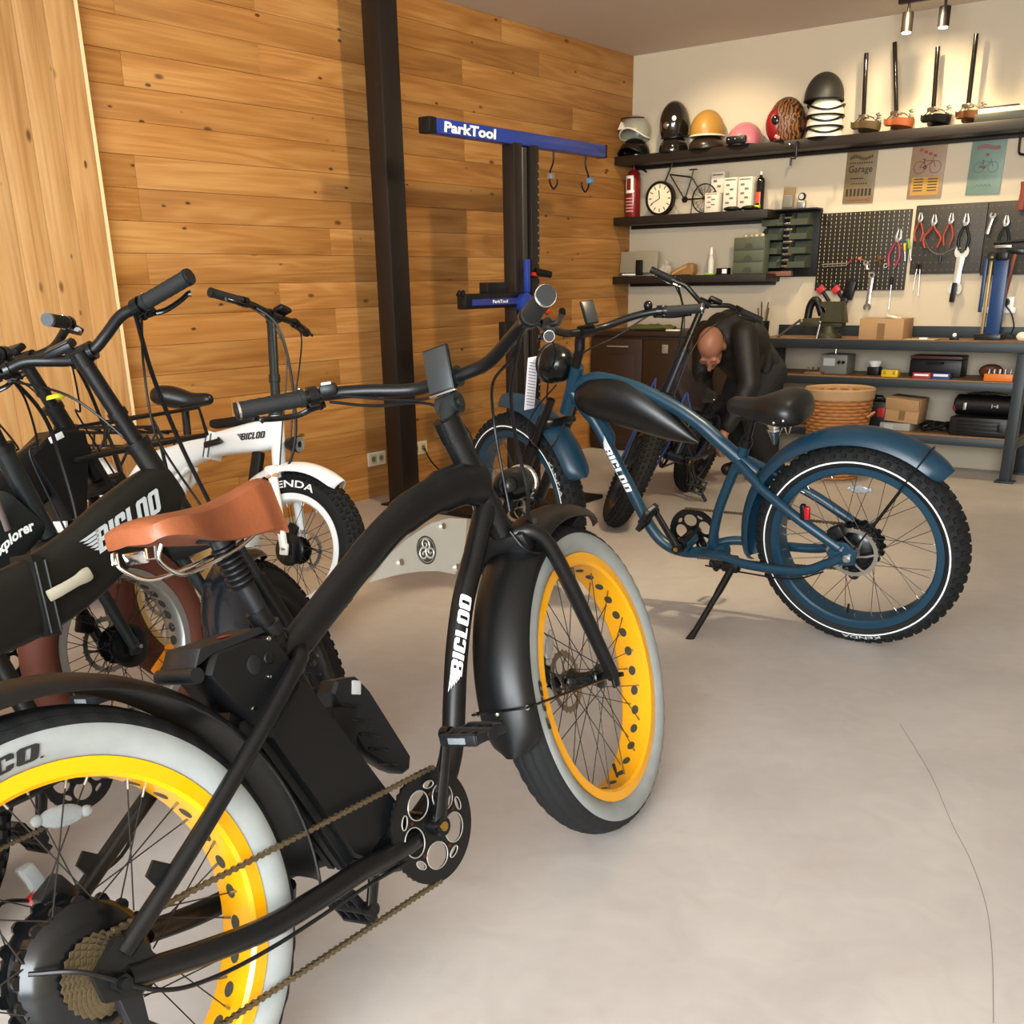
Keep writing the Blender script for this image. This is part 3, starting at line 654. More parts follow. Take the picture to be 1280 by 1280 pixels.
# battery on the seat tube with head unit, carrying handle, charge port and lock
m = MB(); m.prism([(.382, .572), (.400, .590), (.468, .640), (.486, .630), (.605, .385), (.628, .340), (.515, .292), (.490, .312)], -.046, .046, bevel=.007); bt = m.build('battery', M_PLAS, bA)
m = MB(); m.prism([(.372, .560), (.390, .568), (.500, .30), (.482, .292)], -.030, .030, bevel=.004)
for k in range(2): m.prism([(.367+.002*k, .558), (.372, .560), (.482, .292), (.477, .290)], -.020+.024*k, -.004+.024*k)
m.build('battery_rail', M_PLAS2, bt)
m = MB(); m.prism([(.300, .700), (.322, .730), (.400, .735), (.447, .722), (.476, .655), (.388, .582), (.362, .598), (.330, .640)], -.047, .047, bevel=.008); hd = m.build('battery_head', M_PLAS, bA)
m = MB(); m.prism([(.283, .716), (.300, .742), (.425, .742), (.430, .733), (.318, .728)], -.044, .044, bevel=.003); m.cyl((.282, -.048, .705), (.282, .048, .705), .0125, n=14); m.build('carry_handle', M_PLAS2, hd)
for (x, z, r, mt) in ((.388, .690, .015, M_PLAS2), (.418, .692, .010, M_BLKG), (.428, .722, .004, M_CHROME), (.410, .664, .0035, M_CHROME), (.365, .625, .004, M_CHROME)):
    MB().lathe([(0, -.050), (r*.8, -.0505), (r, -.049), (r, -.046)], 20, c=(x, 0, z), axis='y').build('port', mt, hd)
m = MB(); m.lathe([(0, 0), (.011, 0)], 18); m.xf(T4((.37, -.015, .7435))); m.build('lock_sticker', pm('sticker_red', '#9a2a34', .5), hd)
m = MB(); m.prism([(.330, .610), (.345, .635), (.385, .580), (.372, .560)], -.02, .02); m.cyl((.35, -.03, .60), (.35, .03, .60), .009, n=12); m.build('bracket', M_PLAS2, bA)
# suspension seat post
m = MB(); ax = [Vector((.425, 0, .880)), Vector((.470, 0, .735))]; d = ax[1]-ax[0]
ring = [ax[0]+d*(i/22*.47) for i in range(23)]; m.tube(ring, [.0165+(.0045 if i % 3 else .0)+.0002*i for i in range(23)], 18); m.build('gaiter', M_PLAS, bA)
m = MB(); m.tube([ax[0]+d*.45, ax[0]+d*1.05], .0165, 18); m.tube([ax[0]+d*.98, ax[0]+d*1.16], .0225, 18); m.tube([ax[0]-d*.10, ax[0]+d*.06], .017, 16); m.bbox(ax[0]-d*.11, (.055, .048, .02), .004, (0, .15, 0)); m.build('seat_post', M_PLAS2, bA)
m = MB(); m.tube([ax[0]+d*1.12, ax[0]+d*1.20], .0245, 20); m.cyl((.462, -.03, .715), (.462, .03, .715), .004, n=8); m.build('seat_clamp', M_BLKG, bA)
# leather saddle
sdl = saddle_mesh(.285, .080, (.012, .076), .016, .024, solid=True).build('saddle', M_LEATH, bA, M4=T4((.262, 0, .916))@Matrix.Rotation(rad(-8), 4, 'Y'))
m = MB()
for s in (-1, 1): m.tube(spline([(.012, s*.060, -.012), (.004, s*.052, -.034), (.035, s*.043, -.066), (.085, s*.030, -.072), (.16, s*.022, -.070), (.215, s*.016, -.060), (.245, s*.010, -.045)], 6), .0036, 9)
m.build('rails', M_CHROME, sdl)
m = MB(); m.bbox((.003, 0, -.024), (.006, .055, .020), .003); m.build('name_plate', M_CHROME, sdl)
for s in (-1, 1): MB().tube([(.0, s*.038, -.012), (-.004, s*.038, -.028), (-.002, s*.056, -.028), (.004, s*.056, -.012)], .0022, 6).build('bag_loop', M_CHROME, sdl)
rv = MB().sph((0, 0, 0), .0052, 6, sc=(1, 1, .5)); r0 = None
for (x, y, z) in ((.016, -.048, .018), (.010, -.025, .021), (.009, 0, .022), (.010, .025, .021), (.016, .048, .018), (.305, -.010, .012), (.310, 0, .012), (.305, .010, .012)):
    if r0 is None: r0 = rv.build('rivet', pm('copper_rivet', '#c89a6a', .35, .7), sdl, M4=T4((x, y, z)))
    else: cp(r0, sdl, T4((x, y, z)))
# folding lock in its holder beside the seat tube
m = MB(); m.prism([(.590, .580), (.606, .598), (.655, .590), (.676, .560), (.732, .425), (.742, .398), (.732, .378), (.712, .376), (.690, .392), (.625, .455)], .020, .068, bevel=.006); lk = m.build('folding_lock', M_PLAS2, bA)
for k in range(5): MB().bbox((.622+.013*k, .0175, .545-.033*k), (.050, .006, .006), .002, (0, rad(25), 0)).build('holder_rib', M_BLKG, lk)
MB().bbox((.645, .018, .572), (.022, .004, .026), .002, (0, rad(20), 0)).build('lock_face', M_GLET, lk); MB().bbox((.590, .03, .50), (.06, .03, .10), .006, (0, rad(20), 0)).build('lock_holder', M_PLAS, lk)
# fork, front mudguard and lamp
m = MB(); m.bbox((1.148, 0, .735), (.05, .13, .055), .012, (0, rad(-24), 0))
for s in (-1, 1): m.tube(spline([(1.135, s*.035, .752), (1.150, s*.066, .748), (1.175, s*.084, .715), (1.22, s*.088, .62), (1.285, s*.084, .478), (1.338, s*.078, .366)], 5), [.0165]*20+[.0155]*6, 14); m.bbox((1.343, s*.078, .362), (.03, .010, .045), .004)
fk = m.build('fork', M_BLK, bA, M4=SA)
MB().cyl((1.350, -.098, .366), (1.350, .098, .366), .0055, n=10).build('axle', M_BLKG, fk)
mg = mudguard((LA, 0, RA), .418, rad(62), rad(187), .068, .038, endround=.10).build('mudguard', M_BLK, bA, M4=SA)
m = MB()
for s in (-1, 1): m.tube([(LA-.01, s*.082, RA), (.945, s*.066, .420)], .0028, 7)
m.tube([(.945, -.066, .420), (.930, 0, .424), (.945, .066, .420)], .0028, 7); m.build('mudguard_stay', M_BLKG, mg)
for s in (-1, 0, 1): MB().sph((.936 if s == 0 else .953, s*.062, .418), .006, 6).build('stay_bolt', M_CHROME, mg)
m = MB(); m.lathe([(0, 1.190), (.012, 1.190), (.024, 1.198), (.033, 1.215), (.036, 1.24), (.0365, 1.29), (.034, 1.30), (0, 1.302)], 28, c=(0, 0, .852), axis='x'); hl = m.build('headlamp', M_BLKG, bA, M4=SA)
MB().lathe([(.0365, 1.284), (.0395, 1.286), (.0395, 1.296), (.034, 1.302)], 28, c=(0, 0, .852), axis='x').build('lamp_rim', M_CHROME, hl)
MB().tube(spline([(1.11, 0, .80), (1.16, 0, .795), (1.20, 0, .815), (1.23, 0, .828)], 4), .009, 8).build('lamp_bracket', M_BLK, hl)
mudguard((0, 0, RA), .412, rad(-8), rad(160), .070, .024).build('mudguard', M_BLK, bA)
# stem, bar, display
m = MB(); m.tube([(1.046, 0, .995), (1.058, 0, 1.015), (1.072, 0, 1.038)], [.0185, .0205, .0215], 16); m.cyl((1.075, -.024, 1.040), (1.075, .024, 1.040), .0215, n=18); m.tube([(1.078, 0, 1.042), (1.104, 0, 1.090)], .0155, 14); m.cyl((1.100, -.025, 1.092), (1.100, .025, 1.092), .0215, n=18); m.cyl((1.075, -.030, 1.040), (1.075, .030, 1.040), .010, n=14); m.build('stem', M_CHAR, bA, M4=SA)
cruiser_bar(bA, SA, (1.100, 1.092))
m = MB(); m.bbox((1.080, .006, 1.112), (.010, .062, .094), .004, (0, rad(10), 0)); ds = m.build('display', M_PLAS, bA, M4=SA)
MB().bbox((1.0742, .006, 1.113), (.002, .057, .086), .0008, (0, rad(10), 0)).build('screen', M_SCREEN, ds)
MB().bbox((1.072, .006, 1.065), (.010, .064, .004), .001, (0, rad(10), 0)).build('lower_edge', M_CHROME, ds)
m = MB(); m.bbox((1.005, .232, 1.140), (.036, .038, .024), .008, (.1, -.2, .6)); cb = m.build('control_pad', M_PLAS, bA, M4=SA)
MB().bbox((1.000, .230, 1.152), (.020, .022, .006), .002, (.1, -.2, .6)).build('button', pm('pale_button', '#a9bcc4', .4), cb)
for s in (1, -1):
    cable(bA, [(1.00, s*.235, 1.115), (1.06, s*.17, 1.085), (1.13, s*.08, 1.06), (1.175, s*.035, .99), (1.165, s*.03, .90), (1.15, s*.03, .80)], .0032, S=SA)
cable(bA, [(1.02, -.22, 1.11), (1.12, -.12, 1.03), (1.20, -.06, .93), (1.215, -.05, .84), (1.17, -.055, .77)], .0042, S=SA)
cable(bA, [(1.01, .21, 1.12), (1.10, .10, 1.075), (1.13, .03, 1.07)], .0028, S=SA)
cable(bA, [(1.16, -.05, .80), (1.19, -.06, .74), (1.17, -.072, .70), (1.12, -.06, .715), (1.11, -.04, .76)], .0028, S=SA)
# drivetrain
crank_set(bA, (.672, .292), rad(70), .108, pedal_tilt=.05)
m = MB()
for k in range(7): gear(m, (0, 0, RA), .060-.0045*k, 28-2*k, -.060-.0042*k, -.0585-.0042*k, .018)
m.cyl((0, -.092, RA), (0, -.05, RA), .018, n=20); m.build('freewheel', M_CHAIN, bA, smooth=False)
chain(bA, [(.705, -.062, .394), (.02, -.066, RA+.050)], 0)
chain(bA, [(.655, -.062, .186), (.055, -.066, .205), (.02, -.066, .245)], 0)
m = MB(); m.prism([(.03, .345), (-.005, .345), (.000, .275), (.035, .215), (.065, .215), (.060, .25), (.025, .29)], -.092, -.070, bevel=.004); m.cyl((.045, -.072, .215), (.045, -.060, .215), .022, n=18); m.cyl((.012, -.072, .272), (.012, -.060, .272), .02, n=18); rd = m.build('derailleur', M_PLAS2, bA)
put_text(MB(), 'SHIMANO', lambda u, v: Vector((.012+u, -.0935, .262+v-u*.75)), .035, .008, .03).build('derailleur_lettering', M_WLET, rd, smooth=False)
m = MB(); m.cyl((0, -.118, RA-.006), (0, .118, RA-.006), .009, n=12); m.cyl((0, -.112, RA-.006), (0, -.098, RA-.006), .014, n=6); m.build('axle_nut', M_BLKG, bA)
cable(bA, [(.60, -.06, .255), (.45, -.095, .278), (.25, -.108, .285), (.12, -.112, .300), (.04, -.112, .33), (-.04, -.10, .40), (-.09, -.06, .42)], .0035)
cable(bA, [(.30, .10, .56), (.24, .11, .53), (.17, .115, .45), (.05, .115, .44), (-.03, .10, .47), (-.06, .09, .42)], .0032)
m = MB(); m.bbox((.035, .075, .455), (.05, .03, .045), .008, (0, -.5, 0)); m.build('brake_caliper', M_PLAS2, bA)
m = MB(); m.bbox((.026, .105, .482), (.022, .03, .05), .006, (0, -.3, 0)); tl = m.build('tail_light', M_LENS, bA)
MB().bbox((.022, .105, .452), (.020, .028, .016), .004, (0, -.3, 0)).build('red_lens', M_RED, tl)
m = MB(); m.tube([(.44, .09, .27), (.50, .20, .16), (.535, .30, .075)], [.013, .011, .010], 10); m.bbox((.54, .315, .068), (.03, .05, .02), .006, (.75, 0, 0)); m.build('kickstand', M_BLK, bA)

# ------------------------------------------------------------------ petrol blue cruiser
LB, RB = 1.459, .370
bB = bike_root('cruiser_bicycle', 'petrol blue cruiser bicycle with black tank, leaning on its kickstand', (-1.201, 3.644), rad(180.4), rad(13.1))
SB = steer_mat(LB, RB, rad(-17.9))
wB = dict(R=RB, rim=.300, w=.052, rmat=M_BLUE, band=.326, knob=True)
wheel(bB, T4((0, 0, RB)), hub=.082, disc=1, discr=.09, reflect=[(1.57, 'oval')], words=[('KENDA', -1.68, 1, .330, .013, .14)], wordmat=M_GLET, **wB)
wheel(bB, SB@T4((LB, 0, RB)), hub='small', disc=1, words=[('KENDA', 2.65, 1, .330, .014, .15)], wordmat=M_GLET, **wB)
m = MB()
m.tube(spline(xz([(1.115, .868), (1.07, .905), (1.00, .922), (.853, .896), (.75, .857), (.661, .816), (.58, .766), (.508, .708), (.43, .648), (.370, .605)]), 5), [.021]*10+[.024]*20+[.0255]*16, 14)
m.tube(xz([(1.085, .965), (1.165, .780)]), .0265, 20)
m.tube(spline(xz([(1.125, .865), (1.095, .825), (1.045, .765), (.980, .645), (.905, .490), (.83, .335), (.765, .268), (.68, .248), (.56, .265), (.50, .285)]), 5), [.026]*10+[.0225]*36, 14)
m.tube(spline(xz([(.440, .640), (.492, .530), (.530, .435), (.556, .333), (.562, .262)]), 5), .019, 14)
m.tube(xz([(.448, .610), (.404, .722)]), .0205, 14)
m.prism([(1.125, .845), (1.06, .82), (.985, .752), (.955, .70), (.965, .63), (1.01, .70)], -.014, .014, bevel=.003)
mirror_stays(m, [(.43, .020, .645), (.36, .050, .600), (.313, .068, .568), (.181, .092, .492), (.03, .094, .400)], .0175)
mirror_stays(m, [(.60, .035, .268), (.506, .068, .290), (.379, .090, .281), (.178, .096, .290), (.075, .096, .335), (.015, .095, .372)], .0175)
for s in (-1, 1): m.prism([(.05, .425), (.005, .42), (-.03, .39), (-.025, .345), (.03, .335), (.075, .375)], s*.088, s*.100, bevel=.002)
m.cyl((.672, -.045, .292), (.672, .045, .292), .028, n=20)
m.build('frame', M_BLUE, bB)
rings = []
for (x, zc, h, wv) in spline([(1.112, .842, .012, .012), (1.09, .842, .050, .035), (1.03, .846, .078, .055), (.95, .842, .092, .064), (.85, .822, .092, .062), (.77, .792, .078, .053), (.70, .758, .056, .040), (.64, .727, .030, .024), (.595, .702, .006, .006)], 4):
    rings.append([Vector((x, wv*math.cos(a), zc+h*math.sin(a))) for a in [2*PI*k/24 for k in range(24)]])
m = MB(); m.loft(rings); m.build('tank', M_TANK, bB)
fn, L_ = tube_fn((.997, 0, .690), (.892, 0, .470), .0232, 1, -1)
m = MB(); wing_logo(m, lambda u, v: fn(u, v-.015), .225, .030, .06, .15); m.build('logo', M_WLET, bB, smooth=False)
sb = padded_saddle(.295, .110, .110).build('saddle', M_BVINYL, bB, M4=T4((.176, 0, .908)))
r0 = None
for (x, y, z) in ((.022, .083, -.062), (.045, .106, -.066), (.075, .113, -.072), (.022, -.083, -.062), (.045, -.106, -.066), (.075, -.113, -.072)):
    q = MB().sph((0, 0, 0), .006, 6)
    if r0 is None: r0 = q.build('stud', M_CHROME, sb, M4=T4((x, y, z)))
    else: cp(r0, sb, T4((x, y, z)))
for s in (-1, 1):
    m = MB(); m.lathe([(0, .735), (.006, .74), (.022, .785), (.027, .790), (.027, .798), (.023, .800), (.023, .806), (.027, .808), (.027, .818), (0, .820)], 20, c=(.275, s*.055, 0)); m.build('saddle_spring_cup', M_CHROME, bB)
MB().tube(xz([(.408, .71), (.385, .79), (.372, .83)]), .0145, 14).build('seat_post', M_BLKG, bB)
m = MB(); m.tube(xz([(.412, .703), (.402, .728)]), .0235, 16); m.cyl((.42, -.03, .715), (.42, .03, .715), .005, n=8); m.bbox((.352, 0, .815), (.13, .05, .03), .008); m.build('seat_clamp', M_PLAS, bB)
mudguard((0, 0, RB), .432, rad(-14), rad(135), .066, .042, endround=.07).build('mudguard', M_BLUE, bB)
m = MB()
for s in (-1, 1): m.tube([(0, s*.085, RB), (-.207, s*.069, .700)], .0030, 7)
m.tube(spline([(-.207, .069, .700), (-.226, .045, .731), (-.232, 0, .743), (-.226, -.045, .731), (-.207, -.069, .700)], 4), .0030, 7); m.build('mudguard_stay', M_PLAS, bB)
mudguard((LB, 0, RB), .452, rad(78), rad(157), .062, .045, endround=.10).build('mudguard', M_BLUE, bB, M4=SB)
# suspension fork
m = MB(); m.bbox((1.195, 0, .742), (.045, .15, .030), .010, (0, rad(24), 0))
for s in (-1, 1):
    m.tube([(1.15, s*.070, .845), (1.30, s*.075, .60)], .0165, 14, mi=0); m.tube([(1.265, s*.075, .655), (1.44, s*.075, .372)], .0225, 16, mi=0); m.bbox((1.452, s*.075, .368), (.035, .014, .05), .004)
fk = m.build('fork', M_BLK, bB, M4=SB)
MB().cyl((LB, -.095, RB), (LB, .095, RB), .006, n=10).build('axle', M_BLKG, fk)
m = MB(); m.tube(xz([(1.082, .968), (1.050, 1.04)]), .0185, 16); m.tube(spline(xz([(1.054, 1.03), (1.05, 1.07), (1.035, 1.095), (1.02, 1.10)]), 4), .020, 12); m.cyl((1.015, -.03, 1.10), (1.015, .03, 1.10), .022, n=16); m.build('stem', M_BLK, bB, M4=SB)
cruiser_bar(bB, SB, (1.015, 1.10))
m = MB(); m.bbox((1.00, -.005, 1.165), (.012, .06, .085), .004, (0, rad(22), 0)); ds = m.build('display', M_PLAS, bB, M4=SB); MB().bbox((.993, -.005, 1.167), (.002, .052, .076), .0008, (0, rad(22), 0)).build('screen', M_SCREEN, ds)
m = MB(); m.sph((.93, -.232, 1.165), .017, 8, sc=(1, 1, 1.1)); m.build('bell', M_BLKG, bB, M4=SB)
m = MB(); m.lathe([(0, 1.12), (.03, 1.125), (.058, 1.145), (.070, 1.18), (.072, 1.22), (.066, 1.235), (0, 1.24)], 28, c=(0, 0, .965), axis='x'); hl = m.build('headlamp', M_BLKG, bB, M4=SB)
MB().lathe([(.072, 1.212), (.076, 1.216), (.076, 1.23), (.066, 1.238)], 28, c=(0, 0, .965), axis='x').build('lamp_rim', M_PLAS2, hl)
m = MB(); m.bbox((1.29, .055, .89), (.005, .05, .21), .002, (0, rad(-12), 0)); tg = m.build('paper_tag', pm('tag_paper', '#e8e0e4', .6), bB, M4=SB)
m2 = MB()
for k in range(15):
    z = .805+.0118*k; x = 1.29-(z-.89)*math.tan(rad(12)); m2.box((x, .055, z), (.0066, .040, .0022), (.3, rad(-12), 0))
m2.build('tag_lines', M_BLET, tg, smooth=False)
for s in (1, -1): cable(bB, [(.93, s*.235, 1.13), (1.02, s*.15, 1.06), (1.12, s*.07, 1.00), (1.19, s*.05, .90), (1.21, s*.05, .78)], .0034, S=SB)
cable(bB, [(1.14, .05, .90), (1.23, .09, .80), (1.26, .11, .72), (1.22, .10, .66), (1.14, .085, .67), (1.10, .05, .76)], .0030, S=SB)
cable(bB, [(1.21, .085, .78), (1.30, .10, .62), (1.40, .10, .47)], .0030, S=SB)
cable(bB, [(.56, .07, .24), (.40, .105, .255), (.20, .112, .262), (.08, .112, .31)], .0032)
crank_set(bB, (.672, .300), rad(245), .105, deco=False)
m = MB()
for k in range(7): gear(m, (0, 0, RB), .056-.0042*k, 26-2*k, -.060-.0042*k, -.0585-.0042*k, .018)
m.build('freewheel', M_CHAIN, bB, smooth=False)
chain(bB, [(.70, -.062, .403), (.02, -.066, RB+.046)], 0); chain(bB, [(.66, -.062, .196), (.03, -.066, .24)], 0)
m = MB(); m.prism([(.03, .345), (-.005, .345), (-.01, .275), (.02, .225), (.055, .225), (.05, .26), (.025, .29)], -.092, -.070, bevel=.004); m.cyl((.035, -.072, .225), (.035, -.060, .225), .022, n=18); m.build('derailleur', M_PLAS2, bB)
m = MB(); m.bbox((.045, .080, .452), (.055, .035, .045), .008, (0, .5, 0)); m.cyl((.06, .06, .43), (.06, .10, .43), .022, n=16); m.build('brake_caliper', M_PLAS, bB)
m = MB(); m.cyl((0, .10, RB), (0, .118, RB), .010, n=6); m.cyl((0, .10, RB-.0), (0, .108, RB), .014, n=14); m.cyl((.02, .098, RB+.03), (.02, .108, RB+.03), .006, n=10); m.build('axle_nut', M_CHROME, bB)
m = MB(); m.bbox((.155, .105, .525), (.018, .022, .055), .005); tl = m.build('tail_light', M_PLAS, bB); MB().bbox((.140, .105, .522), (.020, .020, .048), .006).build('red_lens', M_RED, tl)
m = MB(); m.bbox((.445, .085, .262), (.07, .04, .04), .01); m.tube(spline([(.44, .095, .255), (.455, .17, .20), (.475, .26, .135), (.492, .335, .082)], 4), [.014]*5+[.0115]*8, 10); m.tube([(.487, .315, .098), (.497, .355, .070)], [.0115, .017], 10, flat=.7); m.build('kickstand', M_BLK, bB)

# ------------------------------------------------------------------ compact fat-tyre bicycles
def beam_mesh(pts, wy_=.036, k=5, sec=3.2):
    """tapered rounded box beam; pts: (x, z, half height, half width factor)"""
    P = spline(pts, k); rings = []
    for i, p in enumerate(P):
        a, b = P[max(i-1, 0)], P[min(i+1, len(P)-1)]; t = Vector((b[0]-a[0], 0, b[1]-a[1])).normalized(); n = Vector((-t.z, 0, t.x)); rg = []
        for j in range(24):
            th = 2*PI*j/24; c, s = math.cos(th), math.sin(th); c = math.copysign(abs(c)**(2/sec), c); s = math.copysign(abs(s)**(2/sec), s)
            rg.append(Vector((p[0], 0, p[1]))+Vector((0, 1, 0))*wy_*p[3]*c+n*p[2]*s)
        rings.append(rg)
    return MB().loft(rings)
def compact(name, label, pos, heading, lean, fm, fork_m, tm=M_RUB, rm=M_BLK, L=1.12, R=.30, rim=.2125, st=0., ha=67, off=.01, beam=None, head=((.848, .915), (.935, .705)), post_top=1.125,
            holes=0, knob=True, band=None, words=None, wmat=M_WLET, disc_f=1, seat=(.30, .90), bb=(.44, .28), guard=None, guard_rng=(62, 185), hubf='small', hubr=.075, reflect=(), swept=False, spm=M_SPOKE, susp=False, crank=60, hshape=(.014, .011), discr=.08, bar_sz=1., postm=None, hole_m=None, seatm=M_BVINYL, bar_rise=.035):
    b = bike_root(name, label, pos, heading, lean); S = steer_mat(L, R, st, ha, off)
    W = dict(R=R, rim=rim, w=.050, rimw=.040, rmat=rm, tmat=tm, holes=holes, knob=knob, band=band, wordmat=wmat, hole_shape=hshape, holem=hole_m, smat=spm, spokes=36)
    wheel(b, T4((0, 0, R)), hub=hubr, disc=1, **W)
    wheel(b, S@T4((L, 0, R)), hub=hubf, disc=disc_f, discr=discr, words=words, reflect=reflect, **W)
    beam = beam or [(.28, .585, .055, .9), (.36, .625, .078, 1), (.50, .650, .080, 1), (.62, .690, .078, 1), (.75, .755, .075, 1), (.86, .805, .066, .9), (.905, .825, .050, .8)]
    m = beam_mesh(beam)
    (hx, hz), (lx, lz) = head
    m.tube([(hx, 0, hz), (lx, 0, lz)], .027, 18)
    sx, sz = seat
    m.tube([(sx+.045, 0, sz-.22), (bb[0], 0, bb[1])], .022, 14)
    mirror_stays(m, [(sx+.06, .02, sz-.30), (sx-.03, .07, sz-.38), (.12, .088, .42), (.01, .088, R+.02)], .0125)
    mirror_stays(m, [(bb[0]-.03, .04, bb[1]), (.30, .075, bb[1]), (.15, .088, bb[1]+.005), (.01, .088, R-.005)], .0145)
    for s in (-1, 1): m.prism([(.05, R+.04), (0, R+.045), (-.03, R), (.0, R-.035), (.06, R-.03)], s*.082, s*.094)
    m.cyl((bb[0], -.045, bb[1]), (bb[0], .045, bb[1]), .028, n=18)
    m.build('frame', fm, b)
    m = MB(); m.bbox((lx+.012, 0, lz-.025), (.055, .165, .05), .014, (0, rad(ha-90), 0))
    ex, ez = L-.006, R
    for s in (-1, 1):
        p0 = Vector((lx+.02, s*.070, lz-.03)); p1 = Vector((ex, s*.070, ez))
        if susp: m.tube([p0+(p0-p1).normalized()*.06, p0.lerp(p1, .40)], .0155, 14, mi=1); m.tube([p0.lerp(p1, .34), p1], .0215, 16)
        else: m.tube([p0, p0.lerp(p1, .5), p1], [.0185, .0175, .0155], 14)
        m.bbox(p1, (.035, .014, .045), .005)
    fk = m.build('fork', [fork_m, M_CHAR], b, M4=S)
    MB().cyl((L, -.092, R), (L, .092, R), .006, n=10).build('axle', M_CHROME, fk)
    m = MB()
    for s in (1,): m.bbox((ex-.05, s*.055, ez+.075), (.045, .03, .05), .006, (0, .4, 0))
    m.build('brake_caliper', M_PLAS, b, M4=S)
    # handle post and bar
    d = (Vector((hx, 0, hz))-Vector((lx, 0, lz))).normalized(); h0 = Vector((hx, 0, hz)); tp = h0+d*((post_top-hz)/d.z)
    m = MB(); m.tube([h0, h0+d*.02], .031, 18); m.tube([h0+d*.01, tp], .0185, 16); m.tube([h0.lerp(tp, .35), h0.lerp(tp, .42)], .0225, 16); m.build('handle_post', postm or M_BLK, b, M4=S)
    m = MB(); m.cyl(tp+Vector((.012, -.03, .006)), tp+Vector((.012, .03, .006)), .0205, n=16); m.tube([tp-d*.02, tp+d*.012], .021, 14); m.build('bar_clamp', M_BLKG, b, M4=S)
    x, z = tp.x+.012, tp.z+.006
    if swept: pts = [(x, 0, z), (x, .04, z), (x+.01, .10, z+.01), (x-.02, .19, z+.04), (x-.07, .25, z+.045), (x-.20, .31, z+.04)]
    else: pts = [(x, 0, z), (x, .035, z+.002), (x-.002, .075, z+bar_rise*.5), (x-.012, .125, z+bar_rise), (x-.02, .18, z+bar_rise), (x-.055, .315*bar_sz, z+bar_rise-.002)]
    handlebar_set(b, S, (x, z), pts, .125, .0168, .0125)
    m = MB(); m.bbox((x+.005, .045, z+.032), (.045, .07, .018), .006, (0, rad(-25), 0)); ds = m.build('display', M_PLAS, b, M4=S); MB().bbox((x+.002, .045, z+.0415), (.036, .06, .002), .0008, (0, rad(-25), 0)).build('screen', M_SCREEN, ds)
    for s in (1, -1): cable(b, [(x-.02, s*.17, z+.01), (x+.06, s*.10, z-.05), (x+.10, s*.045, z-.16), (hx+.05, s*.03, hz-.02), (lx+.03, s*.04, lz)], .003, S=S)
    cable(b, [(x-.02, -.16, z+.02), (x+.10, -.09, z-.08), (hx+.12, -.045, hz-.02), (lx+.06, -.04, lz-.01), (lx-.05, -.045, lz-.05)], .0055, S=S)
    # saddle
    m = MB(); m.tube([(sx+.045, 0, sz-.24), (sx, 0, sz-.02)], .0155, 14); m.tube([(sx+.048, 0, sz-.25), (sx+.040, 0, sz-.21)], .026, 16); m.bbox((sx+.0, 0, sz-.035), (.06, .045, .02), .004); m.build('seat_post', M_BLKG, b)
    sd = padded_saddle(.265, .085, .085).build('saddle', seatm, b, M4=T4((sx-.125, 0, sz+.02)))
    for s in (-1, 1):
        for q in (.03, .085): MB().sph((q, s*(.078 if q > .05 else .066), -.050), .0055, 6).build('stud', M_CHROME, sd)
    if guard: mudguard((L, 0, R), R+.036, rad(guard_rng[0]), rad(guard_rng[1]), .062, .040, endround=.08).build('mudguard', guard, b, M4=S)
    if guard: mudguard((0, 0, R), R+.036, rad(10), rad(165), .062, .040).build('mudguard', guard, b)
    crank_set(b, bb, rad(crank), .085, deco=False, L=.16)
    chain(b, [(bb[0]+.03, -.062, bb[1]+.08), (.01, -.064, R+.04)], 0); chain(b, [(bb[0], -.062, bb[1]-.084), (.03, -.064, R-.11)], 0)
    k = R*math.tan(lean)
    m = MB(); m.tube([(.36, .06, bb[1]), (.34, .15, .14), (.335, .20+lean*.1, max(.01, .20*math.tan(lean))+.012)], [.012, .010, .010], 10); m.build('kickstand', M_BLK, b)
    return b, S
def hinge_latch(b, x, z, mat, slope=.25, lever=M_GLET, ll=.11, k=1.):
    m = MB(); m.prism([(x-.016, z-.085*k), (x-.002, z+.088*k), (x+.026, z+.080*k), (x+.014, z-.090*k)], -.043, .043, bevel=.004); hg = m.build('hinge', mat, b)
    for dx in (-.004, .018): MB().tube([(x+dx-.004, -.0435, z-.08*k), (x+dx+.006, -.0435, z+.07*k)], .0032, 6).build('hinge_edge', M_CHAR, hg)
    m = MB(); m.tube(spline([(x+.004, -.052, z-.004), (x+.03, -.056, z+.002), (x+.07, -.057, z+.012), (x+ll, -.053, z+.022)], 4), [.0125]*5+[.012]*4+[.013, .015, .016, .014], 10, flat=.45); m.build('latch', lever, b)

# D: dark olive folder beside the black cruiser
bD, SD = compact('folding_bicycle', 'dark olive folding bicycle with thick beam frame and beige latch, beside the tan saddle', (-1.93, .585), rad(93), rad(12), M_OLIVE, M_BLK, rm=M_BLK, st=rad(31), guard=pm('gloss_navy_black', '#0d141c', .26, coat=.3), guard_rng=(75, 200), susp=True, hubr=.09, crank=75)
hinge_latch(bD, .492, .650, M_OLIVE, lever=pm('beige_latch', '#a19a86', .4))
m = MB(); wing_logo(m, lambda u, v: Vector((.618+u*.955, -.0376, .694+v+u*.33)), .225, .050, .05, .12); m.build('logo', M_GLET, bD, smooth=False)
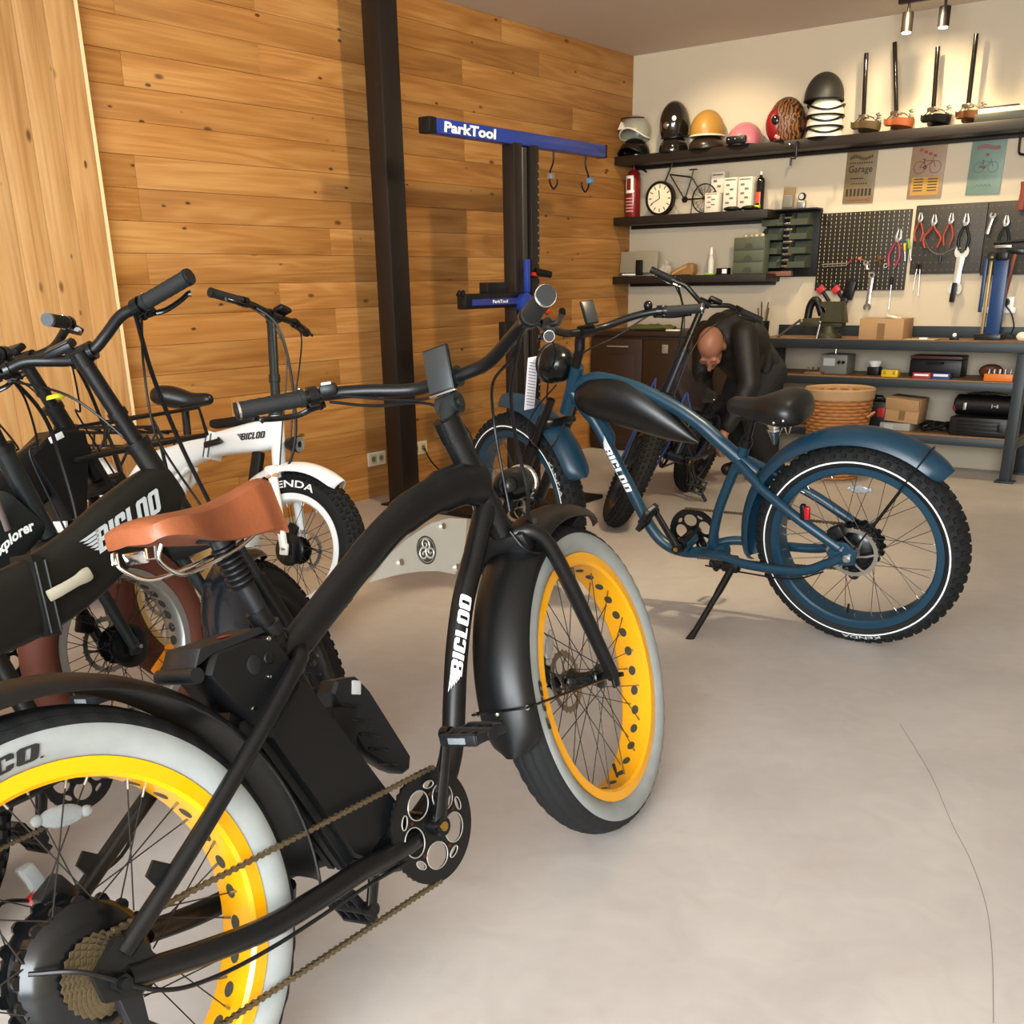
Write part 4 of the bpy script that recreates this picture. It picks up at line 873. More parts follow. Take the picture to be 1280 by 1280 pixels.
# C: white folder in front of the timber wall
cb_ = [(.34, .50, .055, .9), (.42, .575, .062, 1), (.55, .625, .052, 1), (.68, .672, .046, 1), (.80, .700, .050, 1), (.92, .722, .058, 1), (1.0, .735, .050, .8)]
bC, SC = compact('folding_bicycle', 'white folding bicycle with white rims and black fat tyres near the timber wall', (-3.021-1.12*math.cos(rad(14.3)), 2.534-1.12*math.sin(rad(14.3))), rad(14.3), rad(15.5), M_WHITEP, M_WHITEP, rm=M_WHITEP, rim=.2095, ha=82, off=.03, beam=cb_,
                  head=((.993, .800), (1.020, .610)), post_top=1.17, seat=(.545, .885), bb=(.52, .27), guard=M_WHITEP, guard_rng=(55, 135), hubf=.045, hubr=.085, words=[('KENDA', 1.60, -1, .236, .026, .20)], wmat=M_WLET, postm=M_CHAR, bar_rise=.01, bar_sz=.96)
m = MB(); wing_logo(m, lambda u, v: Vector((.845+u, -.0385, .698+v+u*.13)), .125, .026, .05, .12); m.build('logo', M_BLET, bC, smooth=False)
hinge_latch(bC, .70, .678, M_WHITEP, lever=M_PLAS2, ll=.08, k=.62)
m = MB()
for s in (-1, 1): m.tube(spline([(.47, s*.06, .735), (.30, s*.07, .725), (.05, s*.07, .715), (-.06, s*.06, .712), (-.075, 0, .712)], 4), .007, 8); m.tube([(.02, s*.075, .712), (.0, s*.092, R0 if False else .33)], .006, 8); m.tube([(.25, s*.07, .722), (.04, s*.092, .36)], .006, 8); m.tube([(.47, s*.06, .735), (.45, s*.065, .655), (-.03, s*.075, .64)], .006, 8)
for x in (.42, .30, .18, .06): m.tube([(x, -.068, .725), (x, .068, .725)], .006, 8)
m.build('rear_rack', M_BLK, bC)
m = MB(); m.bbox((.80, 0, .775), (.22, .05, .035), .014, (0, rad(-8), 0)); m.build('beam_pad', M_PLAS, bC)
m = MB(); m.bbox((.915, 0, .605), (.045, .03, .12), .006, (0, .1, 0)); m.build('battery_strap', M_PLAS, bC)
m = MB(); m.lathe([(0, 1.045), (.02, 1.05), (.028, 1.075), (.032, 1.10), (.030, 1.105), (0, 1.107)], 22, c=(0, 0, .700), axis='x'); hl = m.build('headlamp', M_PLAS, bC, M4=SC); MB().lathe([(0, 1.104), (.027, 1.109), (.030, 1.104)], 22, c=(0, 0, .700), axis='x').build('lens', M_LENS, hl)
# E: charcoal bicycle with brown tyres
eb = [(.30, .56, .045, .9), (.45, .585, .050, 1), (.60, .600, .055, 1), (.75, .625, .060, 1), (.86, .660, .066, 1), (.935, .715, .075, .85)]
bE, SE = compact('fat_tyre_bicycle', 'charcoal metallic bicycle with brown tyres and silver perforated rims behind the olive frame', (-2.432, .431), rad(95.5), rad(7.5), M_CHAR, M_CHAR, tm=M_BROWN, rm=M_SILVER, knob=False, st=0, ha=69, off=.015, beam=eb, head=((.925, .865), (.985, .640)), post_top=1.03, holes=30, hshape=(.0145, .013), reflect=[(-.62, 'orange')], hubr=.08, hubf=.045, swept=True)
m = MB()
def arcfn(u, v):
    t = u/.14; return Vector((.800+u*.93, -.0385, .612+.055*math.sin(t*1.45)+v))
put_text(m, 'explorer', arcfn, .14, .026, .05); m.build('logo', M_WLET, bE, smooth=False)
m = MB(); m.tube(spline([(.90, .02, .95), (.86, -.03, .90), (.84, -.05, .80), (.85, -.05, .68)], 5), .011, 8, flat=.5); m.build('webbing_strap', pm('grey_webbing', '#6a5c58', .8), bE)
# G: black carrier bicycle at the left edge
bG, SG = compact('carrier_bicycle', 'black bicycle with tubular front carrier and yellow-capped stem at the left edge', (-2.78, .86), rad(95), rad(8), M_BLK, M_BLK, tm=M_BROWN, rm=M_CREAM, knob=False, st=rad(12), guard=None, swept=True, post_top=1.06)
m = MB(); m.lathe([(0, .956), (.022, .956), (.026, .950), (.026, .944)], 20, c=(.835, -.028, 0)); m.build('stem_cap', M_YTAG, bG, M4=SG)
m = MB(); m.prism([(.70, .80), (.80, .86), (.90, .85), (.90, .80), (.84, .62), (.78, .60)], -.05, .05, bevel=.008); bx = m.build('head_box', M_PLAS, bG); MB().bbox((.795, -.051, .84), (.05, .002, .018), .0008, (0, rad(-15), 0)).build('sticker', M_WLET, bx)
m = MB()
for s in (-1, 1):
    m.tube(spline([(.80, s*.10, .77), (.95, s*.12, .775), (1.22, s*.12, .78), (1.30, s*.10, .78), (1.31, 0, .78)], 4), .008, 8); m.tube([(.90, s*.12, .80), (.92, s*.12, .86), (1.28, s*.12, .87), (1.30, s*.11, .78)], .006, 8)
    m.tube([(.86, s*.11, .775), (.98, s*.09, .50)], .008, 8); m.tube([(1.10, s*.12, .78), (1.12, s*.095, .34)], .006, 8)
for x in (.98, 1.08, 1.18): m.tube([(x, -.12, .78), (x, .12, .78)], .006, 8)
m.build('front_carrier', M_BLK, bG)
# P: dark blue folder being repaired
bP, SP = compact('folding_bicycle', 'dark blue folding bicycle with front rack, worked on by the bending man', (-3.10, 5.88), rad(-80.9), rad(15), M_DBLUE, M_DBLUE, rm=M_DBLUE, st=rad(27), hubr=.08, post_top=1.16, seat=(.33, .66))
m = MB()
for s in (-1, 1):
    m.tube(spline([(.98, s*.09, .70), (1.10, s*.10, .70), (1.26, s*.10, .70), (1.27, s*.06, .70)], 4), .006, 8); m.tube([(.98, s*.09, .70), (.98, s*.09, .76), (1.25, s*.10, .74)], .005, 8); m.tube([(1.15, s*.10, .70), (1.12, s*.09, .33)], .005, 8)
for x in (1.02, 1.10, 1.18, 1.26): m.tube([(x, -.10, .70), (x, .10, .70)], .005, 8)
m.build('front_rack', pm('rack_blue', '#1d3a86', .35), bP, M4=SP)

# ------------------------------------------------------------------ shelves and their contents
M_SHELF = pm('dark_shelf', '#1d1610', .5, noise=.1, nscale=8)
def wX(px, py, Y): return wy(px, py, Y).x
def shelf(x1, z0, z1, label):
    t = thing('wall_shelf', label, 'shelf', ((XW+x1)/2, YW-.125, z0), group='dark wall shelves')
    MB().bbox((0, 0, (z1-z0)/2), (x1-XW-.004, .246, z1-z0), .004).build('board', M_SHELF, t)
    MB().bbox((0, .108, -.012), (x1-XW-.06, .03, .022), .003).build('wall_batten', M_SHELF, t)
    return t
shelf(1.2, 2.044, 2.102, 'long dark top shelf carrying the helmets'); shelf(-3.345, 1.630, 1.686, 'short dark shelf carrying the bicycle clock'); shelf(-3.325, 1.215, 1.268, 'short dark shelf carrying the green drawers')
Z1, Z2, Z3 = 2.102, 1.686, 1.268
def dome(rx, ry, rz, cut=105, n=14, th=.006, front_cut=None):
    """helmet shell: ellipsoid cap, open below; front (-y) edge can be raised"""
    rings = []; m = 28
    for i in range(n+1):
        rg = []
        for k in range(m):
            a = 2*PI*k/m; lim = cut if front_cut is None else cut+(front_cut-cut)*max(0, -math.sin(a))**2
            p = rad(3+(lim-3)*i/n); rg.append(Vector((rx*math.sin(p)*math.cos(a), ry*math.sin(p)*math.sin(a), rz*math.cos(p))))
        rings.append(rg)
    inner = [[q*.94 for q in rg] for rg in reversed(rings)]
    mb = MB(); mb.loft(rings+inner, True); return mb, rings[-1]
def helmet(label, px, pyb, zb, mat, w=.25, h=.17, rim=None, cut=100, front=None, yaw=0., tilt=0., extra=None, dark_in=True, Y=7.46):
    t = thing('helmet', label, 'helmet', (wX(px, pyb, Y), Y, zb), (tilt, 0, yaw), 'helmets on the top shelf')
    rz = h/(1-math.cos(rad(cut))) if cut > 90 else h
    sh, edge = dome(w/2, w*.56, rz, cut, front_cut=front); lift = -rz*math.cos(rad(cut)); zmin = min(q.z for q in edge)
    sh.xf(T4((0, 0, -zmin))); sh.build('shell', mat, t)
    MB().tube([q+Vector((0, 0, -zmin)) for q in edge+[edge[0], edge[1]]], .006, 8, cap=False).build('edge_trim', rim or M_PLAS, t)
    if extra: extra(t, -zmin, rz)
    return t
M_HBLK = pm('helmet_gloss_black', '#15120f', .12, coat=.6); M_HGREY = pm('helmet_grey', '#a3a08f', .3, coat=.3); M_HTAN = pm('helmet_tan', '#a67c34', .4); M_HPINK = pm('helmet_pink', '#c4737c', .3, coat=.3)
M_HBRN = pm('helmet_dark_brown', '#2b1f16', .3); M_HWHT = pm('helmet_white', '#efe6cf', .3, coat=.3)
def strap_front(t, z, rz): MB().bbox((0, -.135, .03), (.15, .03, .05), .012).build('visor', M_PLAS, t); [MB().sph((s*.05, -.152, .035), .007, 6).build('snap', M_CHROME, t) for s in (-1, 0, 1)]
def badge(t, z, rz): MB().sph((.06, -.118, .12), .018, 8, sc=(1, .4, 1)).build('badge', M_WLET, t); MB().sph((.0, -.128, .08), .022, 8, sc=(1, .4, 1)).build('emblem', M_CHROME, t)
def peak(t, z, rz):
    m = MB(); m.prism([(-.075, .055), (-.045, .105), (-.005, .055)], -.128, -.100); m.build('side_panel', M_HWHT, t)
    m = MB(); m.tube([Vector((.102*math.cos(a), .114*math.sin(a), .128)) for a in [rad(200+14*i) for i in range(11)]], .004, 6); m.build('shell_seam', M_PLAS, t)
helmet('glossy black helmet standing under the grey one in the shelf corner', 793, 192, Z1, M_HBLK, .23, .125, front=70)
helmet('grey open-face helmet stacked on the black one in the corner', 794, 166, Z1+.12, M_HGREY, .225, .155, cut=108, front=78, rim=M_HWHT, extra=peak)
helmet('small glossy black helmet below the tall black one', 842, 190, Z1, M_HBLK, .21, .115)
helmet('tall glossy black helmet with round white badge', 844, 165, Z1+.105, M_HBLK, .215, .235, cut=118, tilt=.12, extra=badge, Y=7.48)
helmet('dark brown helmet under the tan one', 884, 184, Z1, M_HBRN, .255, .095)
helmet('matt tan half helmet with pale edge', 884, 166, Z1+.085, M_HTAN, .24, .17, cut=98, rim=M_HWHT)
helmet('pink half helmet with black visor', 931, 178, Z1, M_HPINK, .25, .15, cut=95, extra=strap_front)
tm_ = bpy.data.materials.new('tiger_print'); tm_.use_nodes = True; nt = tm_.node_tree; wv = nt.nodes.new('ShaderNodeTexWave'); wv.inputs['Scale'].default_value = 16; wv.inputs['Distortion'].default_value = 7; wv.inputs['Detail Scale'].default_value = 2; tcn = nt.nodes.new('ShaderNodeTexCoord'); nt.links.new(tcn.outputs['Object'], wv.inputs['Vector'])
cr_ = nt.nodes.new('ShaderNodeValToRGB'); cr_.color_ramp.elements[0].position = .35; cr_.color_ramp.elements[0].color = lin('#20140c'); cr_.color_ramp.elements[1].position = .55; cr_.color_ramp.elements[1].color = lin('#7d4c22'); nt.links.new(wv.outputs['Color'], cr_.inputs[0]); nt.links.new(cr_.outputs[0], nt.nodes['Principled BSDF'].inputs['Base Color'])
def redface(t, z, rz):
    m = MB(); m.sph((-.035, -.082, .105), 1, 12, sc=(.075, .066, .105)); m.build('red_face_panel', pm('helmet_red', '#7d1218', .35), t)
    m = MB(); m.sph((-.02, -.142, .125), 1, 8, sc=(.028, .012, .032)); m.build('visor', M_HBLK, t)
    MB().bbox((.0, -.14, .022), (.04, .012, .022), .006, (0, .4, 0)).build('chin_clip', M_HPINK, t)
helmet('tiger striped helmet with red face panel', 982, 174, Z1, tm_, .25, .275, cut=128, extra=redface)
def stripes(t, z, rz):
    for k, zz in enumerate((.045,)): MB().tube([Vector((.117*math.cos(a), .133*math.sin(a), zz+.02*math.sin(a*2+.6))) for a in [2*PI*i/30 for i in range(31)]], .0065, 6, cap=False).build('black_band', M_PLAS, t)
for k, nm in enumerate(('lowest', 'middle', 'upper')):
    helmet('white helmet with black band, %s of the white stack' % nm, 1030, 167, Z1+.067*k, M_HWHT, .232, .12, cut=92, extra=stripes)
helmet('matt black half helmet topping the white stack', 1030, 125, Z1+.225, pm('helmet_matt_black', '#2a2823', .5), .25, .17, cut=96)
# saddles stored upside down on their posts
def post_saddle(label, px, pyb, mat, plen, lean):
    Y = 7.46; t = thing('stored_saddle', label, 'saddle', (wX(px, pyb, Y), Y, Z1+.041), (0, 0, rad(-105)), 'saddles stored on the top shelf')
    sd = saddle_mesh(.22, .078, (.045, .03), .012, .024).build('leather', mat, t, M4=T4((-.11, 0, .0))@Matrix.Rotation(PI, 4, 'X'))
    m = MB()
    for s in (-1, 1):
        m.tube(spline([(-.10, s*.05, .02), (-.06, s*.035, .06), (0, s*.022, .065), (.07, s*.015, .03)], 4), .004, 7)
        hx = [Vector((-.085+.017*math.cos(i*.9), s*.055+.017*math.sin(i*.9), .022+.0022*i)) for i in range(30)]; m.tube(hx, .004, 6)
    m.bbox((0, 0, .066), (.06, .055, .025), .006); m.build('springs', M_CHROME, t)
    MB().tube([(0, 0, .07), (0, lean*plen, .07+plen)], .0145, 14).build('post', M_HBLK, t)
post_saddle('dark brown saddle upside down beside the white helmets, post upright', 1078, 160, pm('saddle_darkbrown', '#4a3a22', .5), .36, -.06)
post_saddle('tan saddle upside down, post leaning left', 1119, 156, M_LEATH, .40, -.16)
post_saddle('black saddle upside down between the two brown ones', 1165, 152, M_BVINYL, .34, -.05)
post_saddle('brown saddle upside down at the right of the row', 1208, 150, pm('saddle_brown', '#7a4a2a', .5), .38, -.01)
t = thing('flat_carton', 'flat cream carton with dark strips at the right shelf end', 'box', (wX(1262, 150, 7.46), 7.46, Z1)); MB().bbox((0, 0, .022), (.36, .2, .044), .003).build('carton', pm('dark_tray', '#34362c', .5), t); MB().bbox((0, 0, .058), (.33, .18, .026), .003).build('lid', pm('cream_board', '#e9dcb8', .6), t); MB().bbox((-.05, -.02, .080), (.2, .03, .016), .003).build('strip', M_PLAS, t)
# bracket hook under the top shelf
t = thing('shelf_hook', 'black bent steel hook hanging below the top shelf', 'hook', (wX(996, 190, 7.35), 7.352, 2.044)); MB().tube(spline([(0, 0, .04), (0, -.012, .03), (0, -.012, -.05), (-.03, -.012, -.055), (-.035, -.012, -.10)], 4), .008, 8).build('hook_rod', M_PLAS, t); MB().sph((-.05, -.012, .03), .012, 6).build('eye', M_CHROME, t)
# middle shelf
def at_shelf(px, py, z, Y=7.46): return (wX(px, py, Y), Y, z)
M_EXT = pm('extinguisher_red', '#7c1614', .3, coat=.4)
t = thing('fire_extinguisher', 'red fire extinguisher in the shelf corner', 'extinguisher', at_shelf(791, 270, Z2, 7.5))
MB().lathe([(0, 0), (.052, 0), (.056, .01), (.056, .27), (.045, .31), (.02, .33), (.018, .345), (0, .345)], 28).build('cylinder', M_EXT, t)
m = MB(); m.tube(spline([(-.02, 0, .355), (.03, 0, .385), (.09, 0, .38)], 4), .008, 8); m.tube([(0, 0, .35), (.07, 0, .335), (.11, 0, .31)], .007, 8); m.cyl((0, 0, .34), (0, 0, .37), .016, n=12); m.build('valve_lever', M_PLAS, t)
MB().lathe([(.0572, .17), (.0572, .29)], 14, a0=rad(215), a1=rad(300)).build('label', M_WLET, t); MB().lathe([(.0576, .19), (.0576, .27)], 10, a0=rad(240), a1=rad(280)).build('pictogram', M_EXT, t)
m = MB()
for k in range(5): m.lathe([(.0571, .04+.022*k), (.0571, .050+.022*k)], 12, a0=rad(225), a1=rad(300))
m.build('print_lines', pm('ext_print', '#c98f86', .5), t)
# bicycle clock
x0 = wX(825, 268, 7.45); t = thing('bicycle_clock', 'black wire bicycle with a round clock as its front wheel', 'clock', (x0, 7.45, Z2)); r = .118
c = Vector((0, 0, r)); MB().lathe([(r-.018, -.02), (r, -.02), (r, .02), (r-.018, .02)], 44, c=c, axis='y', closed_prof=True).build('clock_rim', M_BLK, t)
fc = MB().lathe([(0, -.012), (r-.016, -.012), (r-.016, .012), (0, .012)], 44, c=c, axis='y').build('dial', pm('clock_dial', '#efe3c4', .4), t)
mk = None
for k in range(12):
    a = PI/2-2*PI*k/12; M = T4(c+Vector((.080*math.cos(a), -.0135, .080*math.sin(a))))@Matrix.Rotation(-a, 4, 'Y')
    if mk is None: mk = MB().box((0, 0, 0), (.022, .002, .006)).build('hour_mark', M_BLET, fc, M4=M, smooth=False)
    else: cp(mk, fc, M)
for (a, ln, wd) in ((rad(98), .055, .006), (rad(205), .078, .0045)): MB().tube([c+Vector((0, -.0155, 0)), c+Vector((ln*math.cos(a), -.0155, ln*math.sin(a)))], wd*.6, 6, flat=.4).build('hand', M_BLET, fc)
xr = wX(880, 258, 7.45)-x0; m = MB(); c2 = Vector((xr, 0, .10))
m.lathe([(.092, -.005), (.099, -.005), (.099, .005), (.092, .005)], 40, c=c2, axis='y', closed_prof=True)
for k in range(8): a = 2*PI*k/16; m.tube([c2+Vector((.094*math.cos(a), 0, .094*math.sin(a))), c2-Vector((.094*math.cos(a), 0, .094*math.sin(a)))], .0016, 5)
m.build('rear_wheel', M_BLK, t)
bbx = Vector((xr*.56, 0, .10)); st_ = Vector((xr*.70, 0, .245)); hd_ = Vector((xr*.20, 0, .275)); hd2 = Vector((.022*4, 0, .34))
m = MB()
for a, b in ((hd_, st_), (hd_, bbx), (st_, bbx), (bbx, c2), (st_, c2)): m.tube([a, b], .0055, 8)
m.tube([Vector((.035, 0, 2*r-.006)), Vector((.115, 0, .40))], .0062, 8); m.tube([st_, st_+Vector((.01, 0, .045))], .005, 8); m.bbox(st_+Vector((.01, 0, .05)), (.06, .02, .008), .003); m.cyl(bbx-Vector((0, .006, 0)), bbx+Vector((0, .006, 0)), .022, n=18); m.tube([(xr*.72, 0, .10), (xr*.72, 0, .0)], .004, 6)
m.build('wire_frame', M_BLK, t)
MB().tube([Vector((.105, -.03, .395)), Vector((.118, .03, .405))], .006, 8).build('grip_bar', M_BLK, t)
# white printed cartons
def carton(label, x0p, x1p, y0p, y1p, Y, d, zb):
    a, b = wX(x0p, y1p, Y), wX(x1p, y1p, Y); h = wy((x0p+x1p)/2, y0p, Y).z-zb; t = thing('white_carton', label, 'box', ((a+b)/2, Y+d/2, zb), group='white cartons beside the clock')
    w_ = b-a; MB().bbox((0, 0, h/2), (w_, d, h), .003).build('box', pm('carton_white', '#d9d0be', .6), t)
    m = MB(); m.box((0, -d/2-.0006, h*.93), (w_*.8, .001, h*.035))
    for k in range(5): m.box((-w_*.18+(.3*w_ if k % 2 else 0), -d/2-.0006, h*(.78-.13*k)), (w_*.28, .001, h*.06))
    m.build('print', pm('carton_print', '#6e6a62', .6), t, smooth=False); return t
carton('tall white printed carton at the back, behind the small one', 887, 903, 215, 268, 7.50, .07, Z2)
carton('small white printed carton in front', 880, 897, 241, 268, 7.37, .08, Z2)
carton('middle white printed carton beside the small one', 903, 919, 222, 267, 7.40, .10, Z2)
carton('right white printed carton next to the spray can', 921, 938, 221, 266, 7.40, .10, Z2)
t = thing('spray_can', 'black aerosol can with orange flash and nozzle', 'spray can', at_shelf(949, 260, Z2, 7.44)); MB().lathe([(0, 0), (.031, 0), (.031, .185), (.022, .205), (.012, .21), (.010, .225), (0, .225)], 22).build('can', M_HBLK, t); MB().lathe([(.0316, .045), (.0316, .115)], 12, a0=rad(220), a1=rad(300)).build('orange_flash', pm('flash_orange', '#d8502a', .4), t); MB().cyl((0, 0, .222), (0, 0, .245), .006, n=8).build('nozzle', M_WLET, t)
for k, (px, lab) in enumerate(((914, 'black work glove lying in front of the white cartons'), (936, 'black work glove with lime cuff below the spray can'))):
    t = thing('folded_glove', lab, 'glove', at_shelf(px, 266, Z2, 7.38)); m = MB(); m.sph((0, 0, .016), 1, 8, sc=(.062, .03, .016)); m.build('palm', M_PLAS, t)
    for j in range(4): MB().tube([(.03, -.02+.013*j, .014), (.075, -.022+.014*j, .010)], [.009, .007], 7).build('finger', M_PLAS, t)
MB().bbox((0, 0, 0), (.04, .03, .02), .006).build('lime_cuff', pm('lime_plastic', '#b8c81e', .4), t, M4=T4((.06, 0, .02)))
# picture screen, bag, wooden slice, bottle, small boxes on the lower shelf
xa, xb = wX(774, 345, 7.42), wX(820, 345, 7.42)
t = thing('flat_screen', 'grey flat screen with black stand on the lower shelf', 'screen', ((xa+xb)/2, 7.44, Z3)); MB().bbox((0, 0, .10), (xb-xa, .015, .155), .003, (rad(-8), 0, 0)).build('panel', pm('screen_grey', '#8a8371', .45), t); MB().bbox((.02, -.03, .06), (.055, .02, .11), .004).build('stand', M_PLAS, t); MB().bbox((-.06, -.02, .012), (.14, .03, .012), .002).build('front_strip', M_WLET, t)
t = thing('clear_bag', 'crumpled clear plastic bag beside the grey screen', 'bag', at_shelf(832, 345, Z3, 7.44)); m = MB(); m.sph((0, 0, .04), .05, 9, sc=(1.1, .8, .8)); m.v = [tuple(Vector(q)+Vector((random.uniform(-.008, .008), random.uniform(-.008, .008), random.uniform(-.006, .006) if q[2] > .012 else 0))) for q in m.v]; m.build('film', pm('plastic_film', '#cfc8b8', .25, alpha=.45), t); MB().tube([(0, 0, .07), (.01, 0, .10)], [.012, .03], 8).build('knot', MATS['plastic_film'], t)
t = thing('wooden_slice', 'brown bark-edged wooden slice lying on the lower shelf', 'wood', at_shelf(857, 344, Z3, 7.44)); m = MB(); m.prism([(-.10, .0), (-.11, .025), (-.04, .055), (.04, .085), (.075, .075), (.085, .03), (.07, .0)], -.05, .04, bevel=.012); m.build('slice', pm('bark_wood', '#8a6538', .7, noise=.3, nscale=25, bump=.5, bscale=60), t); MB().prism([(-.095, .01), (-.035, .045), (.03, .068), (.03, .055), (-.03, .03), (-.08, .004)], -.0525, -.0495).build('cut_face', pm('cut_wood', '#b28a55', .7), t)
t = thing('oil_bottle', 'clear bottle with pale cap on lime base, lower shelf', 'bottle', at_shelf(888, 345, Z3, 7.42)); MB().lathe([(0, 0), (.022, 0), (.022, .10), (.010, .13), (.009, .145), (0, .145)], 18).build('bottle', pm('bottle_clear', '#d8d8cc', .1, alpha=.75), t); MB().lathe([(.0095, .14), (.011, .14), (.006, .185), (0, .186)], 14).build('cap', M_WLET, t); MB().bbox((0, 0, .006), (.07, .05, .012), .003).build('lime_base', pm('lime_tray', '#8fbf2a', .4), t)
t = thing('small_carton', 'little black carton with white label near the drawers', 'box', at_shelf(904, 344, Z3, 7.40)); MB().bbox((0, 0, .022), (.09, .05, .044), .002).build('carton', M_PLAS, t); MB().box((.02, -.0257, .022), (.036, .001, .03)).build('label', M_WLET, t, smooth=False)
# green drawer unit
M_DRW = pm('drawer_green', '#4f5544', .5); xa, xb = wX(915, 343, 7.36), wX(952, 343, 7.36); wD = xb-xa
t = thing('drawer_unit', 'olive green three-drawer cabinet on the lower shelf', 'drawers', ((xa+xb)/2, 7.475, Z3)); hD = .078
MB().bbox((0, -.06, .121), (wD+.006, .088, .242), .003).build('case', M_DRW, t)
for k in range(3):
    dw = MB().bbox((0, -.106, .041+.079*k), (wD-.004, .012, .073), .003).build('drawer', M_DRW, t)
    MB().lathe([(0, -.1135), (.033, -.1135)], 20, c=(0, 0, .012+.079*k), axis='y', a0=0, a1=PI).build('finger_pull', pm('pull_dark', '#3a3e32', .6), dw)
t2 = thing('bulb_bundle', 'small pale fittings heaped on the green drawers', 'fittings', ((xa+xb)/2, 7.44, Z3+.242)); [MB().sph((-.06+.04*k, .01*(k % 2), .014), .014, 7, sc=(1.2, 1, 1)).build('fitting', pm('fitting_cream', '#cfc29a', .5), t2) for k in range(4)]
# bin rack
xa, xb = -3.437, -3.052; t = thing('bin_rack', 'black wall rack of green storage bins and sockets', 'bin rack', ((xa+xb)/2, 7.585, 1.245)); MB().bbox((.0, 0, .215), (xb-xa+.02, .02, .43), .003).build('back_panel', M_PLAS, t)
bn = None
for ci, cx_ in enumerate((-.125, .085)):
    for k in range(4):
        z = .06+.092*k; m = MB(); w_ = .062
        m.prism([(-.11, 0), (0, 0), (0, .08), (-.05, .08), (-.11, .04)], -w_-.002, -w_+.002, 'yz'); m.prism([(-.11, 0), (0, 0), (0, .08), (-.05, .08), (-.11, .04)], w_-.002, w_+.002, 'yz'); m.box((0, -.055, .002), (2*w_, .11, .004)); m.box((0, -.109, .020), (2*w_, .004, .04)); m.box((0, -.002, .04), (2*w_, .004, .08))
        if bn is None: bn = m.build('bin', pm('bin_green', '#3f4636', .5), t, M4=T4((cx_, -.012, z)), smooth=False); b_ = bn
        else: b_ = cp(bn, t, T4((cx_, -.012, z)))
        q = MB(); [q.sph((random.uniform(-.04, .04), random.uniform(-.085, -.03), .02), .016, 5, sc=(1.3, 1, .8)) for _ in range(5)]; q.build('bin_contents', pm('green_rag', '#1f7a4a', .8) if (ci == 0 and k == 0) else pm('bin_parts', '#4b443a', .6, .3), b_)
sk = None
for k in range(10):
    M = T4((-.02-.002*k*0, -.035, .03+.040*k))
    if sk is None: sk = MB().cyl((-.035, 0, 0), (.035, 0, 0), .012, n=12).build('socket', M_CHROME, t, M4=M)
    else: cp(sk, t, M)
MB().bbox((-.02, -.02, .215), (.09, .02, .42), .003).build('socket_rail', M_PLAS, t)
MB().bbox((-.07, -.04, .022), (.20, .05, .034), .006).build('parts_pack', pm('parts_pack', '#8a5a48', .5), t); MB().bbox((-.17, -.045, .02), (.05, .045, .03), .004).build('yellow_end', pm('pack_yellow', '#cfae3a', .5), t)
MB().bbox((0, -.05, .436), (xb-xa+.02, .11, .012), .003).build('ledge', M_PLAS, t)
t = thing('blister_pack', 'brown card blister pack standing on the bin rack', 'package', (wX(983, 262, 7.5), 7.53, 1.687)); MB().bbox((0, 0, .07), (.085, .012, .14), .003, (0, .06, 0)).build('card', pm('card_brown', '#7a6648', .7), t); MB().bbox((-.0, -.012, .05), (.07, .018, .08), .006, (0, .06, 0)).build('blister', pm('blister_grey', '#77756a', .3), t)
t = thing('pressure_gauge', 'round pressure gauge beside the blister pack', 'gauge', (wX(1000, 262, 7.5), 7.52, 1.687)); MB().lathe([(0, -.012), (.022, -.012), (.025, -.008), (.025, .01), (0, .01)], 22, c=(0, 0, .075), axis='y').build('dial_case', M_BLK, t); MB().lathe([(0, -.0128), (.018, -.0128)], 20, c=(0, 0, .075), axis='y').build('dial', M_GLET, t); MB().bbox((0, 0, .025), (.06, .04, .05), .008).build('base', M_SILVER, t)

# ------------------------------------------------------------------ track lamps
YT = 7.0
t = thing('track_lamp', 'black ceiling track with two lit spot heads above the saddles', 'lamp', (wX(1167, 3, YT), YT, ZC)); xl = wX(1135, 20, YT)-t.location.x; xr_ = wX(1181, 15, YT)-t.location.x
MB().bbox(((xl+xr_)/2, 0, -.06), (xr_-xl+.12, .035, .03), .004).build('track', M_STEEL, t); [MB().cyl((q, 0, -.05), (q, 0, .0), .006, n=8).build('ceiling_rod', M_STEEL, t) for q in (xl+.02, xr_-.02)]
for q in (xl, xr_):
    m = MB(); m.cyl((q, 0, -.075), (q, 0, -.125), .008, n=10); m.lathe([(0, -.12), (.030, -.12), (.032, -.125), (.032, -.222), (.028, -.222), (.026, -.20), (0, -.20)], 24, c=(q, 0, 0)); sh = m.build('spot_head', M_STEEL, t)
    MB().lathe([(0, -.222), (.026, -.222), (.024, -.228), (0, -.232)], 20, c=(q, 0, 0)).build('bulb', pm('lamp_glow', '#fff0d0', .3, emit='#ffe6b0', emis=14), sh)
    l = bpy.data.lights.new('spot_head_light', 'SPOT'); l.energy = 16; l.color = (1, .76, .42); l.spot_size = rad(110); l.spot_blend = .5; l.shadow_soft_size = .02
    lo = bpy.data.objects.new('spot_head_light', l); COL.objects.link(lo); lo.location = t.location+Vector((q, 0, -.245)); lo.rotation_euler = (rad(22), 0, 0)

